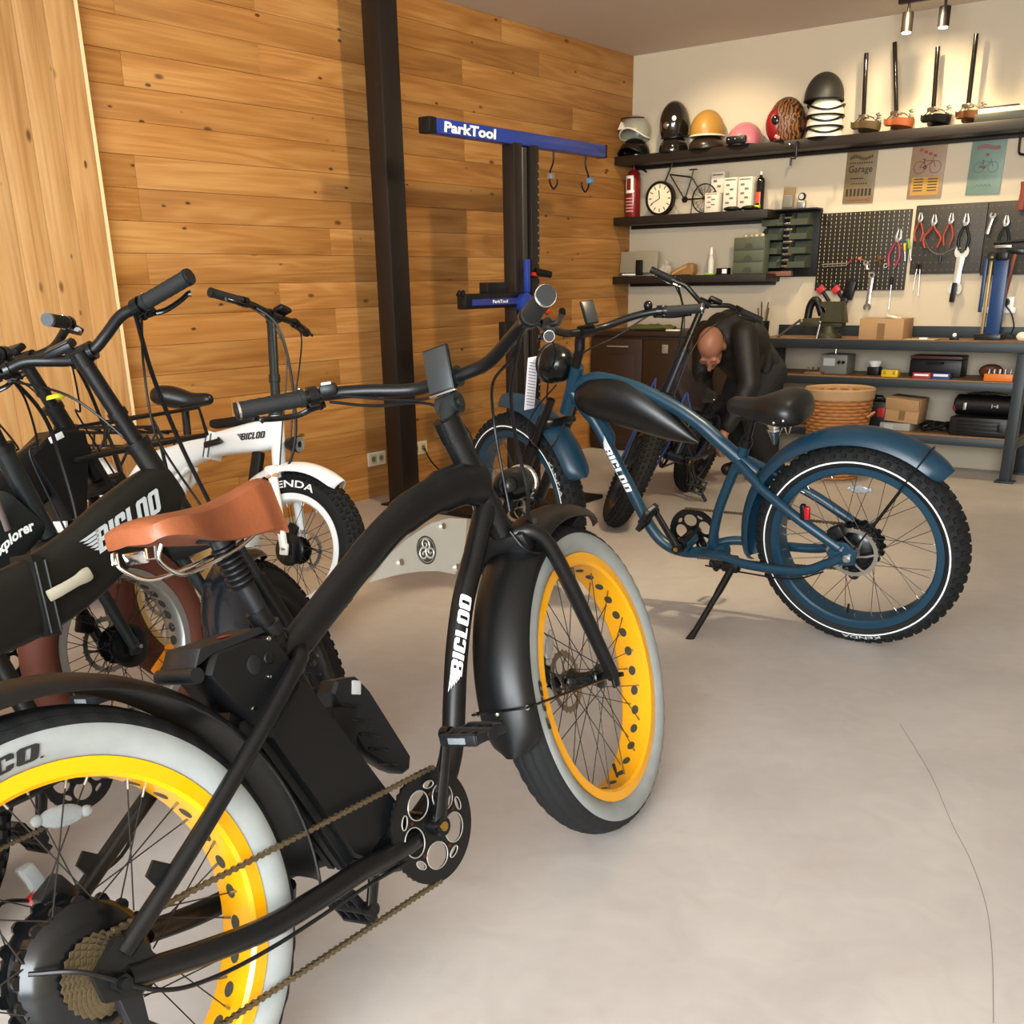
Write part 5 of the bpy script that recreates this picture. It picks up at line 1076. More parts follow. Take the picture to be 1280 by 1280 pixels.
# ------------------------------------------------------------------ tin signs
def sign(label, xa, xb, z0, z1, col, draw):
    t = thing('tin_sign', label, 'sign', ((xa+xb)/2, YW-.006, (z0+z1)/2), (0, rad(1.2), 0), 'tin signs on the back wall'); w_, h_ = xb-xa, z1-z0
    MB().bbox((0, 0, 0), (w_, .006, h_), .002).build('plate', pm(label[:12], col, .45, noise=.15, nscale=20), t); draw(t, w_, h_); return t
def flatdraw(t, name, mat, segs=(), circles=(), rects=()):
    m = MB()
    for a, b, r in segs: m.tube([(a[0], -.0036, a[1]), (b[0], -.0036, b[1])], r, 5, flat=.3)
    for c, r, wd in circles: m.lathe([(r-wd, -.0038), (r+wd, -.0038)], 30, c=(c[0], 0, c[1]), axis='y')
    for c, d in rects: m.box((c[0], -.0036, c[1]), (d[0], .001, d[1]))
    return m.build(name, mat, t, smooth=False)
M_INK = pm('sign_ink', '#33241a', .6); M_INKR = pm('sign_red', '#8a4036', .6)
def d1(t, w_, h_):
    m = MB(); put_text(m, 'Garage', lambda u, v: Vector((-w_*.40+u, -.0037, h_*.10+v)), w_*.78, .042, .02); m.build('lettering', M_INK, t, smooth=False)
    flatdraw(t, 'print', M_INK, rects=[((-.0+.012*k-.075, h_*.38+.008*math.sin(k*.6)), (.008, .020)) for k in range(13)]+[((-.075+.016*k, h_*.28), (.009, .010)) for k in range(10)]+[((-.02, -h_*.02), (.09, .007))]+[((-.05+.016*k, -h_*.12), (.009, .009)) for k in range(7)]+[((-.078+.026*k, -h_*.29), (.017, .046)) for k in range(7)])
    flatdraw(t, 'spanner_print', M_INKR, segs=[((-.07, -h_*.44), (.07, -h_*.435), .004)], circles=[((.075, -h_*.435), .010, .003)])
def bike_print(t, cx, cz, s, ink, red):
    flatdraw(t, 'bicycle_print', ink, segs=[((cx-s, cz), (cx-.3*s, cz), .002), ((cx-.3*s, cz), (cx+.6*s, cz+.75*s), .002), ((cx-s, cz), (cx-.45*s, cz+.75*s), .002), ((cx-.45*s, cz+.75*s), (cx+.6*s, cz+.75*s), .002), ((cx+s, cz), (cx+.55*s, cz+1.1*s), .002), ((cx-.3*s, cz), (cx-.5*s, cz+.95*s), .002), ((cx-.7*s, cz+.95*s), (cx-.3*s, cz+.95*s), .003)], circles=[((cx-s, cz), .72*s, .0018), ((cx+s, cz), .72*s, .0018), ((cx-.3*s, cz), .18*s, .003)])
def d2(t, w_, h_):
    bike_print(t, 0, h_*.08, .05, pm('print_maroon', '#5c2f38', .6), None)
    flatdraw(t, 'print', M_INKR, rects=[((-.05+.03*k, h_*.40-.012*k), (.022, .016)) for k in range(4)])
    flatdraw(t, 'table_print', pm('print_ochre', '#b58a3c', .6), rects=[((0, -h_*.27), (w_*.82, h_*.34))])
    m = MB(); [m.box((-.045 if k % 2 else .045, -.0044, -h_*.14-.017*(k//2)), (.06, .001, .006)) for k in range(10)]; m.build('small_print', M_INK, t, smooth=False)
def d3(t, w_, h_):
    flatdraw(t, 'banner_print', pm('print_dusty_red', '#7c5a5a', .6), rects=[((-.06+.02*k, h_*.37+.006*math.sin(k*.9)), (.020, .024)) for k in range(7)])
    bike_print(t, 0, 0, .042, pm('print_teal_ink', '#4c6a66', .6), None); flatdraw(t, 'frame_print', M_INKR, segs=[((-.04, .004), (.0, .002), .005)], rects=[((0, h_*.23), (.02, .012))])
    flatdraw(t, 'script_print', pm('print_teal_ink', '#4c6a66'), segs=[((-.05+.012*k, -h_*.36+.016*(k % 2)), (-.038+.012*k, -h_*.36+.016*((k+1) % 2)), .0018) for k in range(8)])
sign('brown tin sign lettered Garage', -2.909, -2.700, 1.705, 2.020, '#7a6a4c', d1)
sign('dusty rose tin sign with a red bicycle', -2.476, -2.256, 1.711, 2.028, '#937a63', d2)
sign('teal green tin sign with a bicycle', -2.106, -1.899, 1.714, 2.024, '#71897c', d3)

# ------------------------------------------------------------------ pegboards and tools
def pegboard(label, xa, xb, z0, z1, mat, slot, dots, name='pegboard'):
    t = thing(name, label, 'pegboard', ((xa+xb)/2, YW-.02, z0), group='pegboards on the back wall'); w_, h_ = xb-xa, z1-z0
    MB().bbox((0, 0, h_/2), (w_, .018, h_), .003).build('panel', mat, t); m = MB()
    for i in range(dots[0]):
        for k in range(dots[1]): m.box((-w_/2+w_*(i+.5)/dots[0], -.0094, h_*(k+.5)/dots[1]), (slot[0], .001, slot[1]))
    stuff(m.build('slot_pattern', pm('slot_'+name+label[:3], '#b7a988' if slot[1] > .01 else '#6d6455', .7), t, smooth=False)); return t
pegboard('black slotted pegboard beside the green bins', -3.050, -2.425, 1.150, 1.650, pm('peg_black', '#17150f', .5), (.004, .013), (19, 20))
pegboard('grey pegboard holding the orange pliers', -2.400, -1.953, 1.248, 1.668, pm('peg_grey', '#35332f', .55), (.006, .006), (12, 9))
pegboard('grey pegboard at the right with the black tools', -1.950, -1.35, 1.235, 1.668, MATS['peg_grey'], (.006, .006), (14, 9))
YTL = YW-.045
def tool_at(name, label, cat, px, py, rot=0., Y=YTL, group='hand tools on the pegboards'):
    p = wy(px, py, Y); return thing(name, label, cat, (p.x, Y, p.z), (0, rot, 0), group)
def pliers(label, px, py, mat, s=1., rot=0., spread=.12):
    t = tool_at('pliers', label, 'pliers', px, py, rot)
    for sg in (-1, 1):
        m = MB(); m.tube(spline([(0, 0, 0), (sg*.014*s, 0, -.03*s), (sg*(.012+spread*.12)*s, 0, -.075*s), (sg*(.004+spread*.1)*s, 0, -.125*s)], 4), [.0065*s]*5+[.0075*s]*8, 8); m.build('handle', mat, t)
        m = MB(); m.tube([(0, 0, -.008*s), (sg*.012*s, 0, .012*s), (sg*.005*s, 0, .05*s)], [.009*s, .009*s, .003*s], 8, flat=.6); m.build('jaw', M_STEELG, t)
    MB().cyl((0, -.010, 0), (0, .008, 0), .010*s, n=14).build('pivot', M_STEELG, t)
    MB().tube([(0, .03, .052*s), (0, -.004, .050*s)], .002, 6).build('hook', M_SPOKES, t)
M_ORH = pm('orange_handles', '#8f3218', .45); M_REDH = pm('red_handles', '#86263a', .45)
pliers('orange handled cutting pliers, leftmost on the grey board', 1150, 276, M_ORH, 1.)
pliers('orange handled pliers second from the left', 1167, 280, M_ORH, 1.15, spread=.3)
pliers('orange handled long-nose pliers, third on the grey board', 1188, 278, M_ORH, 1.1, .05)
pliers('black handled pliers with bright jaws on the grey board', 1207, 280, M_PLAS, 1.25)
pliers('red handled pliers on the black slotted board', 1122, 300, M_REDH, 1.35, .12)
pliers('black handled pliers near the right pegboard edge', 1257, 281, M_PLAS, 1.1)
def spanner(label, px, py, L, w_, mat, rot=0., double=True, ring=False):
    t = tool_at('spanner', label, 'spanner', px, py, rot); m = MB(); m.tube([(0, 0, L/2-w_), (0, 0, 0), (0, 0, -L/2+w_)], [w_*.42, w_*.34, w_*.42], 10, flat=.35); m.build('shank', mat, t)
    for s in (1, -1):
        z = s*(L/2-w_*.55)
        if s < 0 and not double: continue
        if s > 0 and ring: MB().lathe([(w_*.28, -.006), (w_*.55, -.006), (w_*.55, .006), (w_*.28, .006)], 20, c=(0, 0, z), axis='y', closed_prof=True).build('ring_end', mat, t); continue
        pts = []
        for i in range(19): a = rad(48+264*i/18)-PI/2*0; pts.append((w_*.62*math.sin(a*s+ (0 if s > 0 else PI))*1, z+w_*.62*math.cos(a)*s))
        out = [(w_*.66*math.sin(rad(40+280*i/18)), z+s*w_*.66*math.cos(rad(40+280*i/18))) for i in range(19)]; inn = [(w_*.27*math.sin(rad(320-280*i/18)), z+s*(w_*.10+w_*.27*math.cos(rad(320-280*i/18)))) for i in range(19)]
        m = MB(); poly = out+inn
        vs = [(p[0], -.006, p[1]) for p in poly]+[(p[0], .006, p[1]) for p in poly]; n = len(poly); fs = [(i, (i+1) % n, n+(i+1) % n, n+i) for i in range(n)]
        for i in range(18): fs += [(i, i+1, n-2-i, n-1-i), (n+i, n+i+1, 2*n-2-i, 2*n-1-i)]
        m.add(vs, fs); m.build('open_jaw', mat, t, smooth=False)
    return t
M_TOOL = pm('tool_chrome', '#c9c8c2', .25, .9); M_TOOLW = pm('tool_pale', '#d9dbd4', .35, .5)
t = spanner('large pale double-ended spanner hanging below the grey board', 1198, 338, .30, .068, M_TOOLW, rad(4)); MB().bbox((0, -.02, -.135), (.032, .012, .12), .003).build('dark_grip', M_PLAS, t)
spanner('chrome combination spanner below the slotted board', 1087, 364, .25, .040, M_TOOL, rad(3), ring=True)
spanner('small chrome adjustable spanner on the slotted board', 1083, 334, .085, .028, M_TOOL, rad(-10), double=False)
spanner('slim chrome adjustable spanner near the teal sign', 1237, 282, .155, .030, M_TOOL, rad(12), double=False)
def driver(label, px, py, mat, hl=.09, bl=.12, r=.011, rot=0.):
    t = tool_at('screwdriver', label, 'screwdriver', px, py, rot); MB().lathe([(0, 0), (r*.7, 0), (r, .012), (r*.85, hl*.5), (r, hl-.012), (r*.6, hl), (0, hl)], 12).build('handle', mat, t); MB().cyl((0, 0, 0), (0, 0, -bl), .003, n=8).build('blade', M_TOOL, t)
driver('long black screwdriver at the foot of the slotted board', 1114, 356, M_PLAS, .05, .16)
driver('small black screwdriver between the pegboards', 1146, 336, M_PLAS, .03, .14, .009, .08); driver('thin black screwdriver right of its twin', 1150, 336, M_PLAS, .03, .17, .009, -.05)
driver('green screwdriver hanging at the board gap', 1137, 312, pm('green_handle', '#7aa22c', .4), .07, .07, .009, -.25); driver('yellow screwdriver beside the green one', 1131, 314, pm('yellow_handle', '#c9bb3c', .4), .05, .06, .008, -.15)
driver('orange tipped probe on the slotted board', 1076, 324, pm('probe_orange', '#d8581c', .4), .02, .03, .012, -1.2)
t = tool_at('hex_key_set', 'row of hex keys with red handle on the slotted board', 'hex keys', 1050, 330); MB().tube([(-.13, 0, 0), (.06, 0, .004)], .004, 7).build('key', M_TOOL, t); MB().tube([(-.12, 0, -.016), (.05, 0, -.010)], .003, 7).build('key', M_TOOL, t); MB().tube([(.05, 0, -.004), (.09, 0, .035)], .006, 8).build('handle', M_REDH, t)
t = tool_at('brass_fitting', 'cross shaped brass fitting on the slotted board', 'fitting', 1099, 325); [MB().tube([(0, 0, 0), (.035*math.cos(a), 0, .035*math.sin(a))], .008, 7).build('arm', pm('old_brass', '#6a4a28', .5, .5), t) for a in (.4, 1.9, 3.5, 5.1)]
t = tool_at('split_ring', 'small bright oval ring hanging on the slotted board', 'ring', 1107, 332); MB().lathe([(.010, -.002), (.014, -.002), (.014, .002), (.010, .002)], 18, axis='y', closed_prof=True).build('ring', M_TOOLW, t)
for k, (px, lab) in enumerate(((1027, 'red cheeked chain tool under the slotted board, left one'), (1046, 'red cheeked chain tool under the slotted board, right one'))):
    t = tool_at('chain_tool', lab, 'tool', px, 362, rad(-38)); MB().bbox((0, -.01, 0), (.055, .03, .045), .008).build('red_cheek', pm('tool_red', '#b5303a', .4), t); MB().tube([(0, 0, -.02), (0, 0, -.10)], .012, 10).build('handle', M_PLAS, t); MB().tube([(0, 0, .02), (0, 0, .055)], .010, 10).build('head', M_PLAS2, t)
t = tool_at('heat_gun', 'black pistol shaped tool beside the chain tools', 'tool', 1062, 362, rad(14)); MB().bbox((0, 0, 0), (.075, .04, .13), .012).build('body', M_PLAS, t); MB().bbox((-.012, -.002, -.09), (.05, .035, .08), .01).build('grip', M_PLAS2, t)
t = tool_at('trueing_arms', 'steel Y shaped brush holder with green cord on the grey board', 'tool', 1176, 316); MB().tube(spline([(-.14, 0, .16), (-.10, 0, .06), (-.06, 0, .01), (0, 0, -.01), (.05, 0, .01), (.10, 0, .035)], 4), .004, 7).build('wire', M_SPOKES, t); MB().tube([(0, 0, -.01), (0, 0, -.06)], .008, 8).build('stub', M_CHAR, t)
t = tool_at('claw_hammer', 'hammer with red brown wooden handle at the right', 'hammer', 1262, 345, rad(7)); MB().tube([(0, 0, .13), (0, 0, -.18)], [.013, .017], 10, flat=.7).build('handle', pm('hammer_wood', '#7a3f24', .5), t); MB().bbox((.0, 0, .15), (.10, .03, .035), .008).build('head', M_CHAR, t)
t = tool_at('tool_bar', 'dark horizontal cable cutter bar on the right board', 'tool', 1268, 303); MB().tube([(-.12, 0, 0), (.14, 0, .012)], .009, 9).build('bar', M_PLAS, t); MB().bbox((-.06, -.01, -.022), (.10, .008, .018), .002).build('tag', M_SILVER, t)
t = tool_at('red_strap', 'red brown leather strap at the right edge of the wall', 'strap', 1279, 240); MB().tube(spline([(0, 0, .06), (.005, 0, 0), (-.004, 0, -.10)], 4), .022, 8, flat=.4).build('strap', pm('strap_red', '#7a3226', .6), t)
t = tool_at('coiled_cable', 'dark coiled cable hanging at the right wall edge', 'cable', 1277, 170); MB().tube(spline([(.03, 0, .16), (0, 0, .12), (-.005, 0, -.06), (.01, 0, -.10), (.06, 0, -.10)], 5), .007, 8).build('coil', M_PLAS, t)
# blue upright of the bench stand, standing on the bench
YB = 7.12; ZB = .845
p = wy(1236, 424, 7.40); t = thing('bench_upright', 'blue steel upright with rods standing on the workbench', 'tool stand', (p.x, 7.40, ZB))
MB().bbox((.02, 0, .24), (.085, .05, .48), .006).build('blue_channel', pm('tool_blue', '#143a6c', .35), t); MB().bbox((-.045, -.01, .25), (.018, .02, .50), .003).build('brass_rod', pm('rod_brass', '#9a8862', .4, .5), t); MB().bbox((-.075, -.01, .33), (.022, .022, .32), .004).build('blue_rod', MATS['tool_blue'], t); MB().bbox((0, 0, .02), (.16, .10, .04), .006).build('foot', M_CHAR, t); MB().lathe([(.014, -.02), (.026, -.02), (.026, 0), (.014, 0)], 18, c=(-.04, -.03, .50), axis='y', closed_prof=True).build('clamp_ring', M_BLK, t); MB().bbox((.02, -.03, .50), (.07, .03, .05), .008).build('clamp_head', M_BLK, t)
# power socket strip with plug
p = wy(1248, 388, 7.58); t = thing('power_socket', 'white power socket strip with black round plug and cable', 'socket', (p.x, 7.594, p.z)); MB().bbox((0, -.008, 0), (.21, .03, .035), .004).build('strip', M_WLET, t); MB().bbox((.045, -.006, .045), (.085, .022, .075), .004).build('box', M_WLET, t); MB().lathe([(0, -.05), (.020, -.05), (.024, -.03), (.024, -.015), (0, -.015)], 20, c=(.04, 0, .05), axis='y').build('plug', M_PLAS, t); MB().tube(spline([(.04, -.045, .04), (.09, -.05, -.02), (.11, -.03, -.09), (.10, -.02, -.14)], 5), .004, 7).build('cord', M_PLAS, t)

# ------------------------------------------------------------------ workbench
M_BENCH = pm('bench_steel', '#2c343a', .45, .3, noise=.1, nscale=6); M_BWOOD = pm('bench_wood', '#7a5a3e', .6, noise=.2, nscale=12)
BX0, BX1 = -3.30, -1.49
t = thing('workbench', 'long dark steel workbench with two wooden lower shelves', 'workbench', ((BX0+BX1)/2, 7.36, 0)); W_ = BX1-BX0; q = W_/2
MB().bbox((.2, 0, .817), (W_+.4, .46, .06), .004).build('top_frame', M_BENCH, t); MB().bbox((.2, .005, .846), (W_+.38, .43, .006), .002).build('worktop', M_BWOOD, t); MB().bbox((.2, .222, .885), (W_+.4, .012, .07), .002).build('splashback', M_BENCH, t)
for z, lab in ((.580, 'middle'), (.235, 'lower')):
    MB().bbox((0, 0, z), (W_, .44, .05), .003).build('shelf_frame', M_BENCH, t); MB().bbox((0, .0, z+.029), (W_-.02, .43, .012), .002).build('shelf_board', M_BWOOD, t)
for sx in (-1, 1):
    for sy in (-1, 1):
        lg = MB().bbox((sx*(q-.035), sy*.19, .395), (.064, .066, .78), .004).build('leg', M_BENCH, t); MB().bbox((sx*(q-.035), sy*.19, .006), (.11, .10, .012), .002).build('foot_plate', M_BENCH, lg)
ZM, ZL = .615, .270
def on_bench(name, label, cat, px, py, Y, z, group=None): return thing(name, label, cat, (wX(px, py, Y), Y, z), group=group)
# vise
M_VISE = pm('vise_green', '#3c3a26', .55, .3, noise=.25, nscale=20); t = on_bench('bench_vise', 'heavy dark green bench vise with long handle on the worktop', 'vise', 1032, 425, 7.24, .849)
MB().lathe([(0, 0), (.085, 0), (.085, .02), (.06, .035), (.05, .08), (0, .08)], 22, c=(.02, 0, 0)).build('swivel_base', M_VISE, t); MB().bbox((.04, 0, .12), (.16, .09, .10), .014).build('body', M_VISE, t); m = MB(); m.prism([(-.02, .10), (.13, .10), (.11, .20), (.10, .235), (-.04, .235), (-.05, .215), (.0, .19)], -.055, .055, bevel=.010); m.build('fixed_jaw', M_VISE, t)
MB().bbox((-.10, 0, .10), (.14, .06, .06), .012).build('slide', M_VISE, t); MB().tube([(-.16, -.02, .10), (-.18, -.02, .10)], .02, 12).build('screw_head', M_SPOKES, t); MB().tube([(-.17, -.05, .12), (-.36, -.05, -.02)], .008, 8).build('handle', M_SPOKES, t); m = MB(); m.tube(spline([(-.14, 0, .12), (-.13, 0, .20), (-.10, 0, .245), (-.07, 0, .22), (-.04, 0, .15)], 5), .026, 10); m.build('moving_jaw', M_PLAS, t)
m = MB(); m.tube([(-.02, -.07, .10), (-.045, -.075, -.05)], .007, 8); m.sph((-.02, -.07, .105), .013, 7); m.build('tommy_bar', M_SPOKES, t)
t = on_bench('brush_pot', 'dark pot of brushes behind the bending man', 'pot', 953, 408, 7.44, .849); MB().lathe([(0, 0), (.045, 0), (.05, .10), (.046, .10), (.042, .01), (0, .01)], 20).build('pot', M_PLAS, t); [MB().tube([(.02*math.cos(k*1.2), .02*math.sin(k*1.2), .02), (.04*math.cos(k*1.2), .04*math.sin(k*1.2), .19+.02*(k % 3))], .005, 6).build('brush', pm('brush_dark', '#4a4236', .7), t) for k in range(6)]
M_CARD = pm('cardboard', '#a9855c', .75, noise=.08, nscale=10); M_TAPE = pm('packing_tape', '#7d6242', .25)
t = on_bench('cardboard_box', 'brown cardboard box with shiny tape on the worktop', 'box', 1106, 425, 7.30, .849); MB().bbox((0, 0, .065), (.29, .20, .13), .003).build('carton', M_CARD, t); MB().box((0, -.1005, .05), (.05, .001, .10)).build('tape', M_TAPE, t, smooth=False); MB().box((0, 0, .1307), (.28, .06, .001)).build('tape', MATS['packing_tape'], t, smooth=False); MB().bbox((.06, -.05, .14), (.10, .08, .018), .004, (0, .2, .3)).build('wrap', pm('clear_wrap', '#c9bca4', .15), t)
t = on_bench('paper_sheet', 'thin pale sheet lying on the worktop by the box', 'paper', 1152, 424, 7.25, .849); MB().bbox((0, 0, .004), (.20, .13, .004), .001).build('sheet', pm('paper_tan', '#b9a684', .6), t); MB().bbox((.02, -.02, .010), (.05, .03, .010), .002).build('clip', M_WLET, t)
t = on_bench('small_bulb', 'small white bulb on black base on the worktop', 'bulb', 1193, 421, 7.33, .849); MB().bbox((0, 0, .008), (.05, .04, .016), .003).build('base', M_PLAS, t); MB().sph((0, 0, .028), .014, 8).build('globe', M_WLET, t)
t = on_bench('cream_part', 'cream rounded part with wires at the right bench end', 'part', 1278, 424, 7.25, .849); MB().sph((0, 0, .03), .032, 9, sc=(1.2, 1, .9)).build('shell', M_HWHT, t); MB().tube(spline([(-.03, 0, .02), (-.09, 0, .05), (-.12, 0, .01)], 4), .005, 7).build('wire', M_CHAR, t)
# middle shelf of the bench
t = on_bench('grey_machine', 'grey boxy machine with dials, left on the middle shelf', 'machine', 1046, 466, 7.32, ZM); MB().bbox((0, 0, .065), (.19, .16, .13), .008).build('case', pm('machine_grey', '#6d6c66', .5), t); MB().box((-.03, -.0808, .08), (.08, .002, .05)).build('panel', M_GLET, t, smooth=False); [MB().cyl((.04+.03*k, -.092, .08), (.04+.03*k, -.078, .08), .011, n=12).build('dial', M_PLAS, t) for k in range(2)]; MB().tube([(-.02, 0, .13), (-.02, 0, .17)], .006, 8).build('knob', M_CHROME, t)
t = on_bench('brass_tray', 'small brown tray of screws at the left of the middle shelf', 'tray', 1018, 470, 7.22, ZM); MB().bbox((0, 0, .008), (.12, .09, .016), .003).build('tray', M_BWOOD, t); [MB().cyl((-.04+.02*k, -.02+.03*(k % 2), .016), (-.04+.02*k, -.02+.03*(k % 2), .045), .005, n=7).build('screw', M_CHROME, t) for k in range(5)]
t = on_bench('white_bowl', 'white bowl on a black rack, middle shelf', 'bowl', 1093, 466, 7.30, ZM); MB().lathe([(.02, .055), (.03, .055), (.05, .09), (.047, .09), (.026, .06), (.02, .06)], 22).build('bowl', M_WLET, t); MB().bbox((0, 0, .027), (.08, .08, .054), .006).build('rack', M_PLAS, t)
t = on_bench('yellow_case', 'small yellow plastic case on the middle shelf', 'case', 1113, 471, 7.20, ZM); MB().bbox((0, 0, .024), (.11, .06, .048), .008).build('case', pm('case_yellow', '#d9b522', .45), t); [MB().bbox((q_, -.031, .03), (.018, .006, .022), .002).build('catch', pm('case_yellow_dark', '#a88a18', .45), t) for q_ in (-.03, .03)]
t = on_bench('tool_case', 'dark tool case with red lid behind the small boxes', 'toolbox', 1172, 466, 7.38, ZM); MB().bbox((0, 0, .055), (.33, .15, .11), .008).build('case', M_PLAS2, t); MB().bbox((0, 0, .122), (.33, .15, .022), .006).build('lid', pm('lid_maroon', '#4f2a2a', .5), t); MB().tube([(-.05, -.08, .09), (-.05, -.10, .09), (.05, -.10, .09), (.05, -.08, .09)], .006, 7).build('handle', M_PLAS, t)
t = on_bench('red_carton', 'flat red and white carton on the middle shelf', 'box', 1153, 473, 7.20, ZM); MB().bbox((0, 0, .018), (.115, .06, .036), .002).build('carton', pm('carton_red', '#a02a3c', .5), t); MB().box((0, -.0306, .022), (.09, .001, .012)).build('print', M_WLET, t, smooth=False)
t = on_bench('blue_carton', 'flat blue and white carton beside the red one', 'box', 1177, 474, 7.20, ZM); MB().bbox((0, 0, .018), (.11, .06, .036), .002).build('carton', pm('carton_blue', '#2a4a8a', .5), t); MB().box((0, -.0306, .024), (.09, .001, .014)).build('print', M_WLET, t, smooth=False)
t = on_bench('socket_set', 'orange holder with five chrome sockets on the middle shelf', 'socket set', 1248, 478, 7.20, ZM); MB().bbox((0, 0, .022), (.17, .05, .044), .004).build('holder', pm('holder_orange', '#e07a24', .45), t); [MB().lathe([(0, .044), (.010, .044), (.010, .072), (.006, .072), (.006, .05), (0, .05)], 14, c=(-.064+.032*k, 0, 0)).build('socket', M_CHROME, t) for k in range(5)]
t = on_bench('brown_clutter', 'brown leather pouch behind the orange socket holder', 'pouch', 1238, 470, 7.36, ZM); MB().sph((0, 0, .045), 1, 9, sc=(.075, .05, .045)).build('pouch', pm('pouch_brown', '#5e2f1e', .6), t); MB().bbox((.0, -.045, .06), (.06, .012, .03), .005).build('flap', pm('pouch_brown'  , '#5e2f1e'), t)
# lower shelf of the bench
t = on_bench('grey_toolbox', 'dark grey toolbox with red catch on the lower shelf', 'toolbox', 1090, 536, 7.34, ZL); MB().bbox((0, 0, .09), (.24, .20, .18), .012).build('case', M_PLAS2, t); MB().bbox((.085, -.104, .11), (.05, .012, .06), .003).build('catch', pm('catch_red', '#a8262a', .4), t); MB().tube([(-.06, 0, .18), (-.05, 0, .205), (.05, 0, .205), (.06, 0, .18)], .008, 8).build('handle', M_PLAS, t)
t = on_bench('yellow_torch', 'small yellow torch lying on the grey toolbox', 'torch', 1086, 489, 7.34, ZL+.181); MB().cyl((-.05, 0, .018), (.04, 0, .018), .018, n=14).build('barrel', MATS['case_yellow'], t); MB().cyl((.04, 0, .018), (.055, 0, .018), .018, .0178, n=14).build('head', M_PLAS, t)
t = on_bench('open_carton', 'open brown cardboard carton leaning on the lower shelf', 'box', 1132, 524, 7.30, ZL+.05); MB().bbox((0, 0, .085), (.22, .18, .16), .003, (0, rad(4), 0)).build('carton', M_CARD, t); MB().bbox((0, -.10, .125), (.22, .02, .075), .002, (.25, rad(4), 0)).build('flap', M_CARD, t); MB().box((0, -.0915, .05), (.04, .002, .06), (0, rad(4), 0)).build('tape', M_TAPE, t, smooth=False)
t = on_bench('grey_carton', 'pale grey carton under the open brown one', 'box', 1117, 536, 7.26, ZL); MB().bbox((.02, .04, .025), (.20, .18, .048), .003).build('carton', pm('carton_grey', '#9a9890', .6), t); MB().box((-.02, -.0505, .025), (.06, .001, .03)).build('label', M_GLET, t, smooth=False)
t = on_bench('cable_heap', 'tangled black cables on the lower shelf', 'cables', 1165, 538, 7.28, ZL)
for k in range(5):
    pts = [Vector((.10*math.cos(a*1.3+k)*(1-.1*k)+.02*k, .07*math.sin(a+k*2), .012+.05*abs(math.sin(a*.9+k)))) for a in [i*.6 for i in range(12)]]; MB().tube(spline(pts, 4), .006, 7).build('cable_loop', M_PLAS, t)
t = on_bench('portable_speaker', 'black barrel shaped speaker on the grey case, lower shelf', 'speaker', 1231, 521, 7.28, ZL+.121); m = MB(); m.tube([(-.19, 0, .065), (-.175, 0, .065), (.175, 0, .065), (.19, 0, .065)], [.045, .065, .065, .045], 20); m.build('barrel', M_PLAS, t); MB().bbox((-.115, -.064, .06), (.02, .006, .045), .004).build('badge', M_SILVER, t); MB().sph((-.175, -.04, .05), .028, 8, sc=(.7, .8, 1)).build('red_cap', pm('speaker_red', '#8a2430', .5), t); MB().tube([(-.12, 0, .13), (0, -.01, .145), (.12, 0, .13)], .008, 7).build('carry_strap', M_PLAS, t); m = MB(); m.box((.050, -.0660, .068), (.005, .002, .022)); m.box((.066, -.0660, .068), (.014, .002, .005)); m.box((.082, -.0660, .068), (.010, .002, .020)); m.build('mark', M_GLET, t, smooth=False)
t = on_bench('grey_case', 'dark grey power tool case on the lower shelf', 'toolbox', 1226, 546, 7.28, ZL); MB().bbox((0, 0, .06), (.36, .22, .118), .014).build('case', M_PLAS2, t); [MB().bbox((0, -.1105, .03+.022*k), (.26, .004, .012), .002).build('rib', M_PLAS, t) for k in range(4)]; MB().bbox((.13, -.112, .06), (.03, .008, .05), .003).build('latch', M_PLAS, t)
# wicker basket
M_WICK = pm('wicker', '#a86f3c', .6, noise=.25, nscale=60, bump=.4, bscale=200); bp3 = gpt(1040, 596)
t = thing('wicker_basket', 'round wicker basket with cloth liner in front of the workbench', 'basket', (bp3.x, bp3.y, 0)); hB = .56
for k in range(26):
    z = .012+hB*k/26; rr = .150+.055*(k/26)**.8; pts = [Vector(((rr+.006*math.sin(a*15+k*PI))*math.cos(a), (rr+.006*math.sin(a*15+k*PI))*math.sin(a), z)) for a in [2*PI*i/90 for i in range(91)]]; MB().tube(pts, .0105, 6, cap=False).build('cane_row', M_WICK, t)
MB().lathe([(0, .012), (.15, .012)], 30).build('base', M_WICK, t)
MB().lathe([(.188, hB-.07), (.217, hB-.05), (.222, hB+.005), (.214, hB+.016), (.200, hB+.005), (.188, hB-.07)], 40).build('liner', pm('basket_liner', '#a58660', .8, noise=.1, nscale=20), t)
MB().lathe([(0, hB-.06), (.10, hB-.05), (.195, hB-.08)], 24).build('rubbish_bag', pm('bag_brown', '#6d5a3a', .6, bump=.6, bscale=40), t)
for s in (-1, 1): MB().tube(spline([(s*.20, -.03, hB-.16), (s*.235, 0, hB-.13), (s*.20, .03, hB-.16)], 5), .008, 7).build('handle', M_WICK, t)
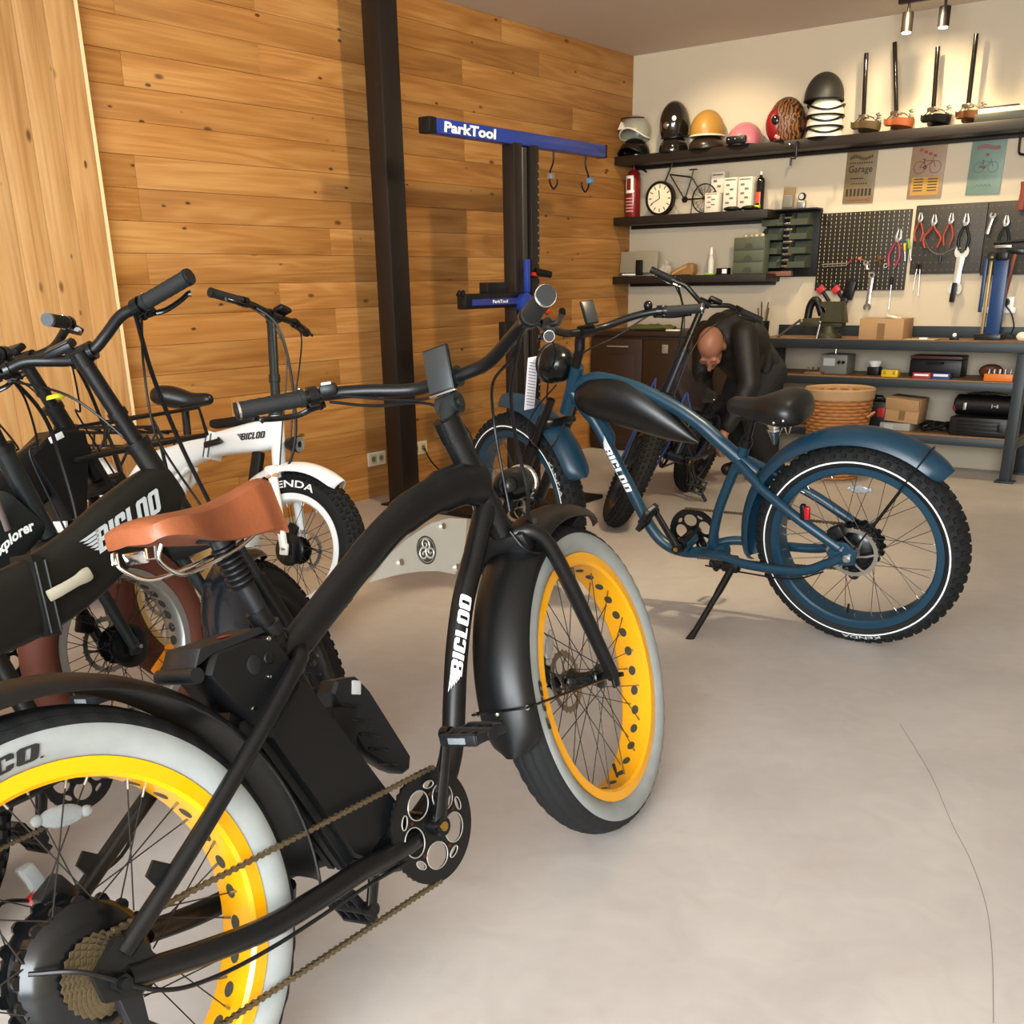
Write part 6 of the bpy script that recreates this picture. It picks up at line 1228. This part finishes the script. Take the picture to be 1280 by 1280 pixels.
# low cabinet in the corner
M_CAB = pm('cabinet_brown', '#2e1d10', .45, noise=.15, nscale=9); xa, xb = -4.585, -3.66
t = thing('low_cabinet', 'dark brown low cabinet with steel handle in the corner', 'cabinet', ((xa+xb)/2, 7.31, 0)); W_ = xb-xa
MB().bbox((0, 0, .43), (W_, .52, .84), .004).build('body', M_CAB, t); MB().bbox((0, -.005, .868), (W_+.02, .56, .036), .004).build('top', M_CAB, t); MB().bbox((0, .03, .005), (W_-.06, .46, .01), .002).build('plinth', M_PLAS, t)
for k in range(2):
    cx_ = -W_/4+k*W_/2; d_ = MB().bbox((cx_, -.269, .44), (W_/2-.012, .018, .78), .003).build('door', M_CAB, t); MB().bbox((cx_, -.2795, .42), (W_/2-.13, .006, .60), .002).build('door_panel', M_CAB, d_)
    if k == 0: MB().bbox((cx_+.02, -.290, .775), (.19, .012, .012), .003).build('handle', M_SILVER, d_)
    else: MB().bbox((cx_-.04, -.283, .765), (.05, .004, .06), .001).build('note', pm('note_paper', '#8a8270', .6), d_)
t = thing('green_cloth', 'crumpled olive cloth lying on the low cabinet', 'cloth', (wX(815, 412, 7.15), 7.15, .887)); m = MB(); m.sph((0, 0, .018), 1, 12, sc=(.20, .10, .022)); m.v = [tuple(Vector(q)+Vector((0, 0, .012*math.sin(q[0]*40)*math.cos(q[1]*50) if q[2] > .01 else 0))) for q in m.v]; m.build('cloth', pm('olive_cloth', '#4b4a1c', .9), t); MB().bbox((.21, -.05, .006), (.10, .06, .012), .003).build('pale_block', M_HWHT, t)

# ------------------------------------------------------------------ repair stand
M_PTB = pm('stand_blue', '#1a358a', .35, coat=.2); XS = -3.65
t = thing('repair_stand', 'tall black double-column repair stand with blue cross bar', 'repair stand', (XS, 4.907, 0))
MB().bbox((-.05, 0, .0125), (.62, .9, .025), .004).build('base_plate', M_PLAS, t)
m = MB(); m.bbox((0, -.076, .97), (.08, .070, 1.89), .004); m.build('column', M_STEEL, t); m = MB(); m.bbox((0, .076, .97), (.08, .070, 1.89), .004); c2_ = m.build('column', M_STEEL, t)
MB().cyl((.0, -.002, .03), (.0, -.002, 1.9), .034, n=20).build('lift_tube', pm('stand_grey', '#3c3a38', .35, .4), t)
m = MB()
for k in range(46): m.box((.0412, .10, .12+.038*k), (.002, .010, .010))
stuff(m.build('rack_holes', pm('hole_grey', '#6a665e', .6), c2_, smooth=False))
ba = MB().bbox((0, .035, 1.94), (.066, 1.50, .066), .006).build('cross_bar', M_PTB, t)
MB().bbox((0, -.735, 1.94), (.070, .055, .070), .005).build('end_cap', M_PLAS, ba); MB().bbox((0, .79, 1.94), (.070, .018, .070), .005).build('end_cap', M_PLAS, ba)
put_text(MB(), 'ParkTool', lambda u, v: Vector((.0342, -.655+u, 1.918+v)), .40, .044, .055, .1).build('lettering', M_WLET, ba, smooth=False)
def bar_hook(y0, label, flip, tagm):
    h = thing('hanging_hook', label, 'hook', (XS, 4.907+y0, 1.905), group='hooks on the cross bar'); s = flip
    MB().tube(spline([(0, 0, 0), (0, .0, -.05), (0, -.03*s, -.10), (0, -.035*s, -.15), (0, 0, -.185), (0, .035*s, -.16), (0, .036*s, -.135)], 5), .005, 8).build('hook_wire', M_PLAS, h); MB().bbox((.008, -.036*s, -.125), (.03, .035, .03), .004).build('tag', tagm, h)
bar_hook(.30, 'small black bar hook near the column', 1, M_SILVER); bar_hook(.62, 'open black bar hook with blue tag', -1, pm('tag_blue', '#4a7fa8', .4))
ar = MB().bbox((.02, -.30, 1.150), (.06, .50, .075), .006).build('clamp_arm', M_PLAS, t); MB().box((.0506, -.30, 1.145), (.002, .40, .03)).build('blue_label', pm('label_navy', '#26307a', .4), ar, smooth=False); put_text(MB(), 'ParkTool', lambda u, v: Vector((.0522, -.33+u, 1.138+v)), .13, .016, .03).build('lettering', M_WLET, ar, smooth=False); MB().bbox((.02, -.28, 1.21), (.06, .17, .06), .004).build('tray', M_PLAS, ar); [MB().tube([(.03, -.56-.03*k, 1.18), (.03, -.54-.03*k, 1.20)], .010, 8).build('jaw_pin', M_PLAS, ar) for k in range(2)]
kb = MB().lathe([(0, .045), (.05, .045), (.055, .055), (.055, .085), (0, .09)], 24, c=(0, -.07, 1.13), axis='x').build('clamp_knob', M_PTB, t); MB().bbox((.07, -.05, 1.27), (.03, .030, .17), .006).build('lever', M_PTB, t)
for k, (y, z) in enumerate(((.06, 1.28), (.02, 1.15), (.10, 1.09))): MB().tube([(.06, y-.05, z), (.08, y+.06, z-.01)], .010, 8).build('red_pin', pm('pin_red', '#c02a18', .4), t)
m = MB(); m.tube([(.06, .04, 1.29), (.10, .13, 1.275)], [.022, .018], 10); m.build('clamp_head', M_PLAS, t); MB().bbox((.03, -.16, .98), (.05, .13, .12), .004).build('motor_box', M_PLAS, t)
# wall sockets on the timber wall
def wall_socket(label, pxy):
    p = wx(pxy[0], pxy[1], XW); t = thing('wall_socket', label, 'socket', (XW+.004, p.y, p.z), group='sockets on the timber wall'); MB().bbox((0, 0, 0), (.012, .15, .083), .003).build('plate', pm('socket_cream', '#e2d6bc', .4), t)
    for s in (-1, 1): f = MB().bbox((.007, s*.034, 0), (.004, .052, .055), .002).build('outlet', pm('socket_inner', '#cdbf9e', .4), t); MB().lathe([(0, .0095), (.017, .0095)], 16, c=(0, s*.034, 0), axis='x').build('recess', pm('socket_dark', '#7a705c', .6), f)
    return t
wall_socket('white double wall socket left of the steel post', (470, 573)); t = wall_socket('white wall socket right of the steel post with black cable', (523, 560))
MB().tube(spline([(.02, .03, .0), (.04, .06, -.08), (.05, .16, -.17), (.07, .34, -.25), (.12, .55, -.29), (.25, .75, -.30)], 6), .005, 7).build('cable', M_PLAS, t)

# ------------------------------------------------------------------ man bending behind the dark blue bicycle
def remesh(o, vox, smooth=4):
    r = o.modifiers.new('r', 'REMESH'); r.mode = 'VOXEL'; r.voxel_size = vox; r.use_smooth_shade = True
    s = o.modifiers.new('s', 'SMOOTH'); s.factor = .5; s.iterations = smooth; return o
def cap(mb, pts, rs, n=14):
    P = [Vector(p) for p in pts]; mb.tube(P, rs, n); mb.sph(P[0], rs[0], 8); mb.sph(P[-1], rs[-1], 8)
    for p, r in zip(P[1:-1], rs[1:-1]): mb.sph(p, r, 8)
hip = wy(948, 462, 6.50); sho = wy(906, 418, 6.22); hedc = wy(889, 434, 6.02)
man = thing('person', 'man in dark jacket bending over the dark blue bicycle', 'person', (hip.x, 6.58, 0)); O = Vector((hip.x, 6.58, 0))
hip -= O; sho -= O; hedc -= O
fwd = Vector((sho.x-hip.x, sho.y-hip.y, 0)).normalized(); side = Vector((-fwd.y, fwd.x, 0)); up = (sho-hip).normalized()
Rh = Matrix.Rotation(rad(14), 4, 'Z')@Matrix.Rotation(rad(62), 4, 'X')
hand = [wy(884, 532, 5.98)-O, wy(906, 540, 6.02)-O]
body = MB()
# trunk
cap(body, [hip, hip.lerp(sho, .35), hip.lerp(sho, .75), sho], [.125, .125, .135, .11]); body.sph(hip.lerp(sho, .7), 1, 10, sc=(.17, .15, .14))
neck = sho+(hedc-sho)*.35; cap(body, [sho, neck, hedc+Rh.to_3x3()@Vector((0, .02, -.04))], [.075, .06, .055])
HM = T4(hedc)@Rh
h = MB(); h.sph((0, .012, .03), 1, 14, sc=(.078, .097, .098)); h.sph((0, -.030, -.045), 1, 12, sc=(.062, .070, .075)); h.sph((0, -.045, -.095), 1, 10, sc=(.040, .042, .032))
cap(h, [(0, -.098, .005), (0, -.112, -.030), (0, -.122, -.045)], [.010, .013, .016], 8)
for s in (-1, 1): h.sph((s*.079, .012, -.015), 1, 8, sc=(.011, .022, .034)); h.sph((s*.040, -.080, -.022), 1, 8, sc=(.026, .020, .020)); h.sph((s*.032, -.088, .016), 1, 8, sc=(.026, .012, .010))
h.sph((0, -.098, -.075), 1, 8, sc=(.026, .012, .008)); h.sph((0, -.096, -.086), 1, 8, sc=(.022, .012, .008))
h.xf(HM); body.add(h.v, h.f)
feet = []; arms = []; legs = []
for i, s in enumerate((1, -1)):
    hj = hip+side*s*.09-Vector((0, 0, .02)); ft = Vector((hip.x, .0, .05))+side*s*.12-fwd*.02; kn = (hj+ft)/2+fwd*.17; ft.z = .06
    kn.z = .44; cap(body, [hj, hj.lerp(kn, .5), kn, kn.lerp(ft, .35), ft], [.095, .085, .062, .060, .042]); cap(body, [ft-fwd*.03-Vector((0, 0, .02)), ft+fwd*.16-Vector((0, 0, .028))], [.036, .030]); legs.append((hj, kn, ft)); feet.append(ft)
    sj = sho+side*s*.175; hd = hand[1] if s > 0 else hand[0]; el = (sj+hd)/2+side*s*.09-fwd*.04; cap(body, [sj, el, hd], [.056, .044, .030]); arms.append((sj, el, hd))
    d = (hd-el).normalized(); a = side*(-s); c = d.cross(a).normalized(); a = c.cross(d).normalized()
    cap(body, [hd, hd+d*.075], [.030, .036]); k0 = hd+d*.085
    for j, (ln, of) in enumerate(((.070, -.030), (.080, -.010), (.074, .010), (.058, .029))):
        b0 = k0+a*of; b1 = b0+d*ln*.45+c*.012; b2 = b1+d*ln*.30+c*.026; b3 = b2+c*.022; cap(body, [b0-d*.02, b0, b1, b2, b3], [.0105, .010, .0095, .009, .008], 8)
    t0 = hd+d*.025-a*.030; cap(body, [t0, t0-a*.026+d*.022+c*.008, t0-a*.028+d*.050+c*.024, t0-a*.020+d*.062+c*.034], [.014, .012, .0105, .009], 8)
M_SKIN = pm('skin', '#9a6851', .5, noise=.08, nscale=12); remesh(body.build('body', M_SKIN, man), .0085, 3)
# sides of short grey hair
hr = MB(); hr.sph((0, .030, .012), 1, 16, sc=(.0800, .084, .080)); keep = [i for i, f in enumerate(hr.f) if sum(hr.v[k][2] for k in f)/len(f) < .030 and sum(hr.v[k][2] for k in f)/len(f) > -.058 and sum(hr.v[k][1] for k in f)/len(f) > .004]
hr.f = [hr.f[i] for i in keep]; hr.m = [0]*len(keep); hr.xf(HM); hr.build('hair', pm('grey_hair', '#7a6252', .85, bump=.8, bscale=300), man)
jk = MB(); cap(jk, [hip+Vector((0, 0, .0)), hip.lerp(sho, .3), hip.lerp(sho, .7), sho+up*.01], [.158, .160, .166, .135]); jk.sph(hip.lerp(sho, .68)+Vector((0, 0, .02)), 1, 12, sc=(.215, .195, .160)); jk.sph(sho-up*.02, 1, 10, sc=(.205, .16, .12))
for (sj, el, hd) in arms: cap(jk, [sj, sj.lerp(el, .5), el, el.lerp(hd, .5), el.lerp(hd, .86)], [.086, .078, .068, .060, .050])
cap(jk, [sho+(neck-sho)*.2, sho+(neck-sho)*.75], [.095, .078])
for k in range(5):   # quilted rolls across the back
    c = hip.lerp(sho, .05+.2*k); jk.tube([c+side*.165*math.cos(a)+Vector((0, 0, 1))*.158*math.sin(a) for a in [rad(-30+12*i) for i in range(21)]], .030, 8)
remesh(jk.build('jacket', pm('jacket_black', '#100d0b', .6, noise=.2, nscale=30, bump=.5, bscale=60), man), .012, 3)
tr = MB()
for (hj, kn, ft) in legs: cap(tr, [hj, hj.lerp(kn, .5), kn, kn.lerp(ft, .4), kn.lerp(ft, .88)], [.122, .108, .088, .082, .072])
cap(tr, [hip-Vector((0, 0, .03)), hip+up*.06], [.150, .145]); remesh(tr.build('trousers', pm('trousers_dark', '#0e0f12', .8, bump=.3, bscale=150), man), .012, 3)
for ft in feet:
    m = MB(); cap(m, [ft-fwd*.05+Vector((0, 0, .0)), ft+fwd*.06-Vector((0, 0, .012)), ft+fwd*.18-Vector((0, 0, .018))], [.052, .048, .040]); m.v = [(q[0], q[1], max(q[2], .002)) for q in m.v]; remesh(m.build('shoe', pm('shoe_black', '#14120f', .5), man), .009, 3)
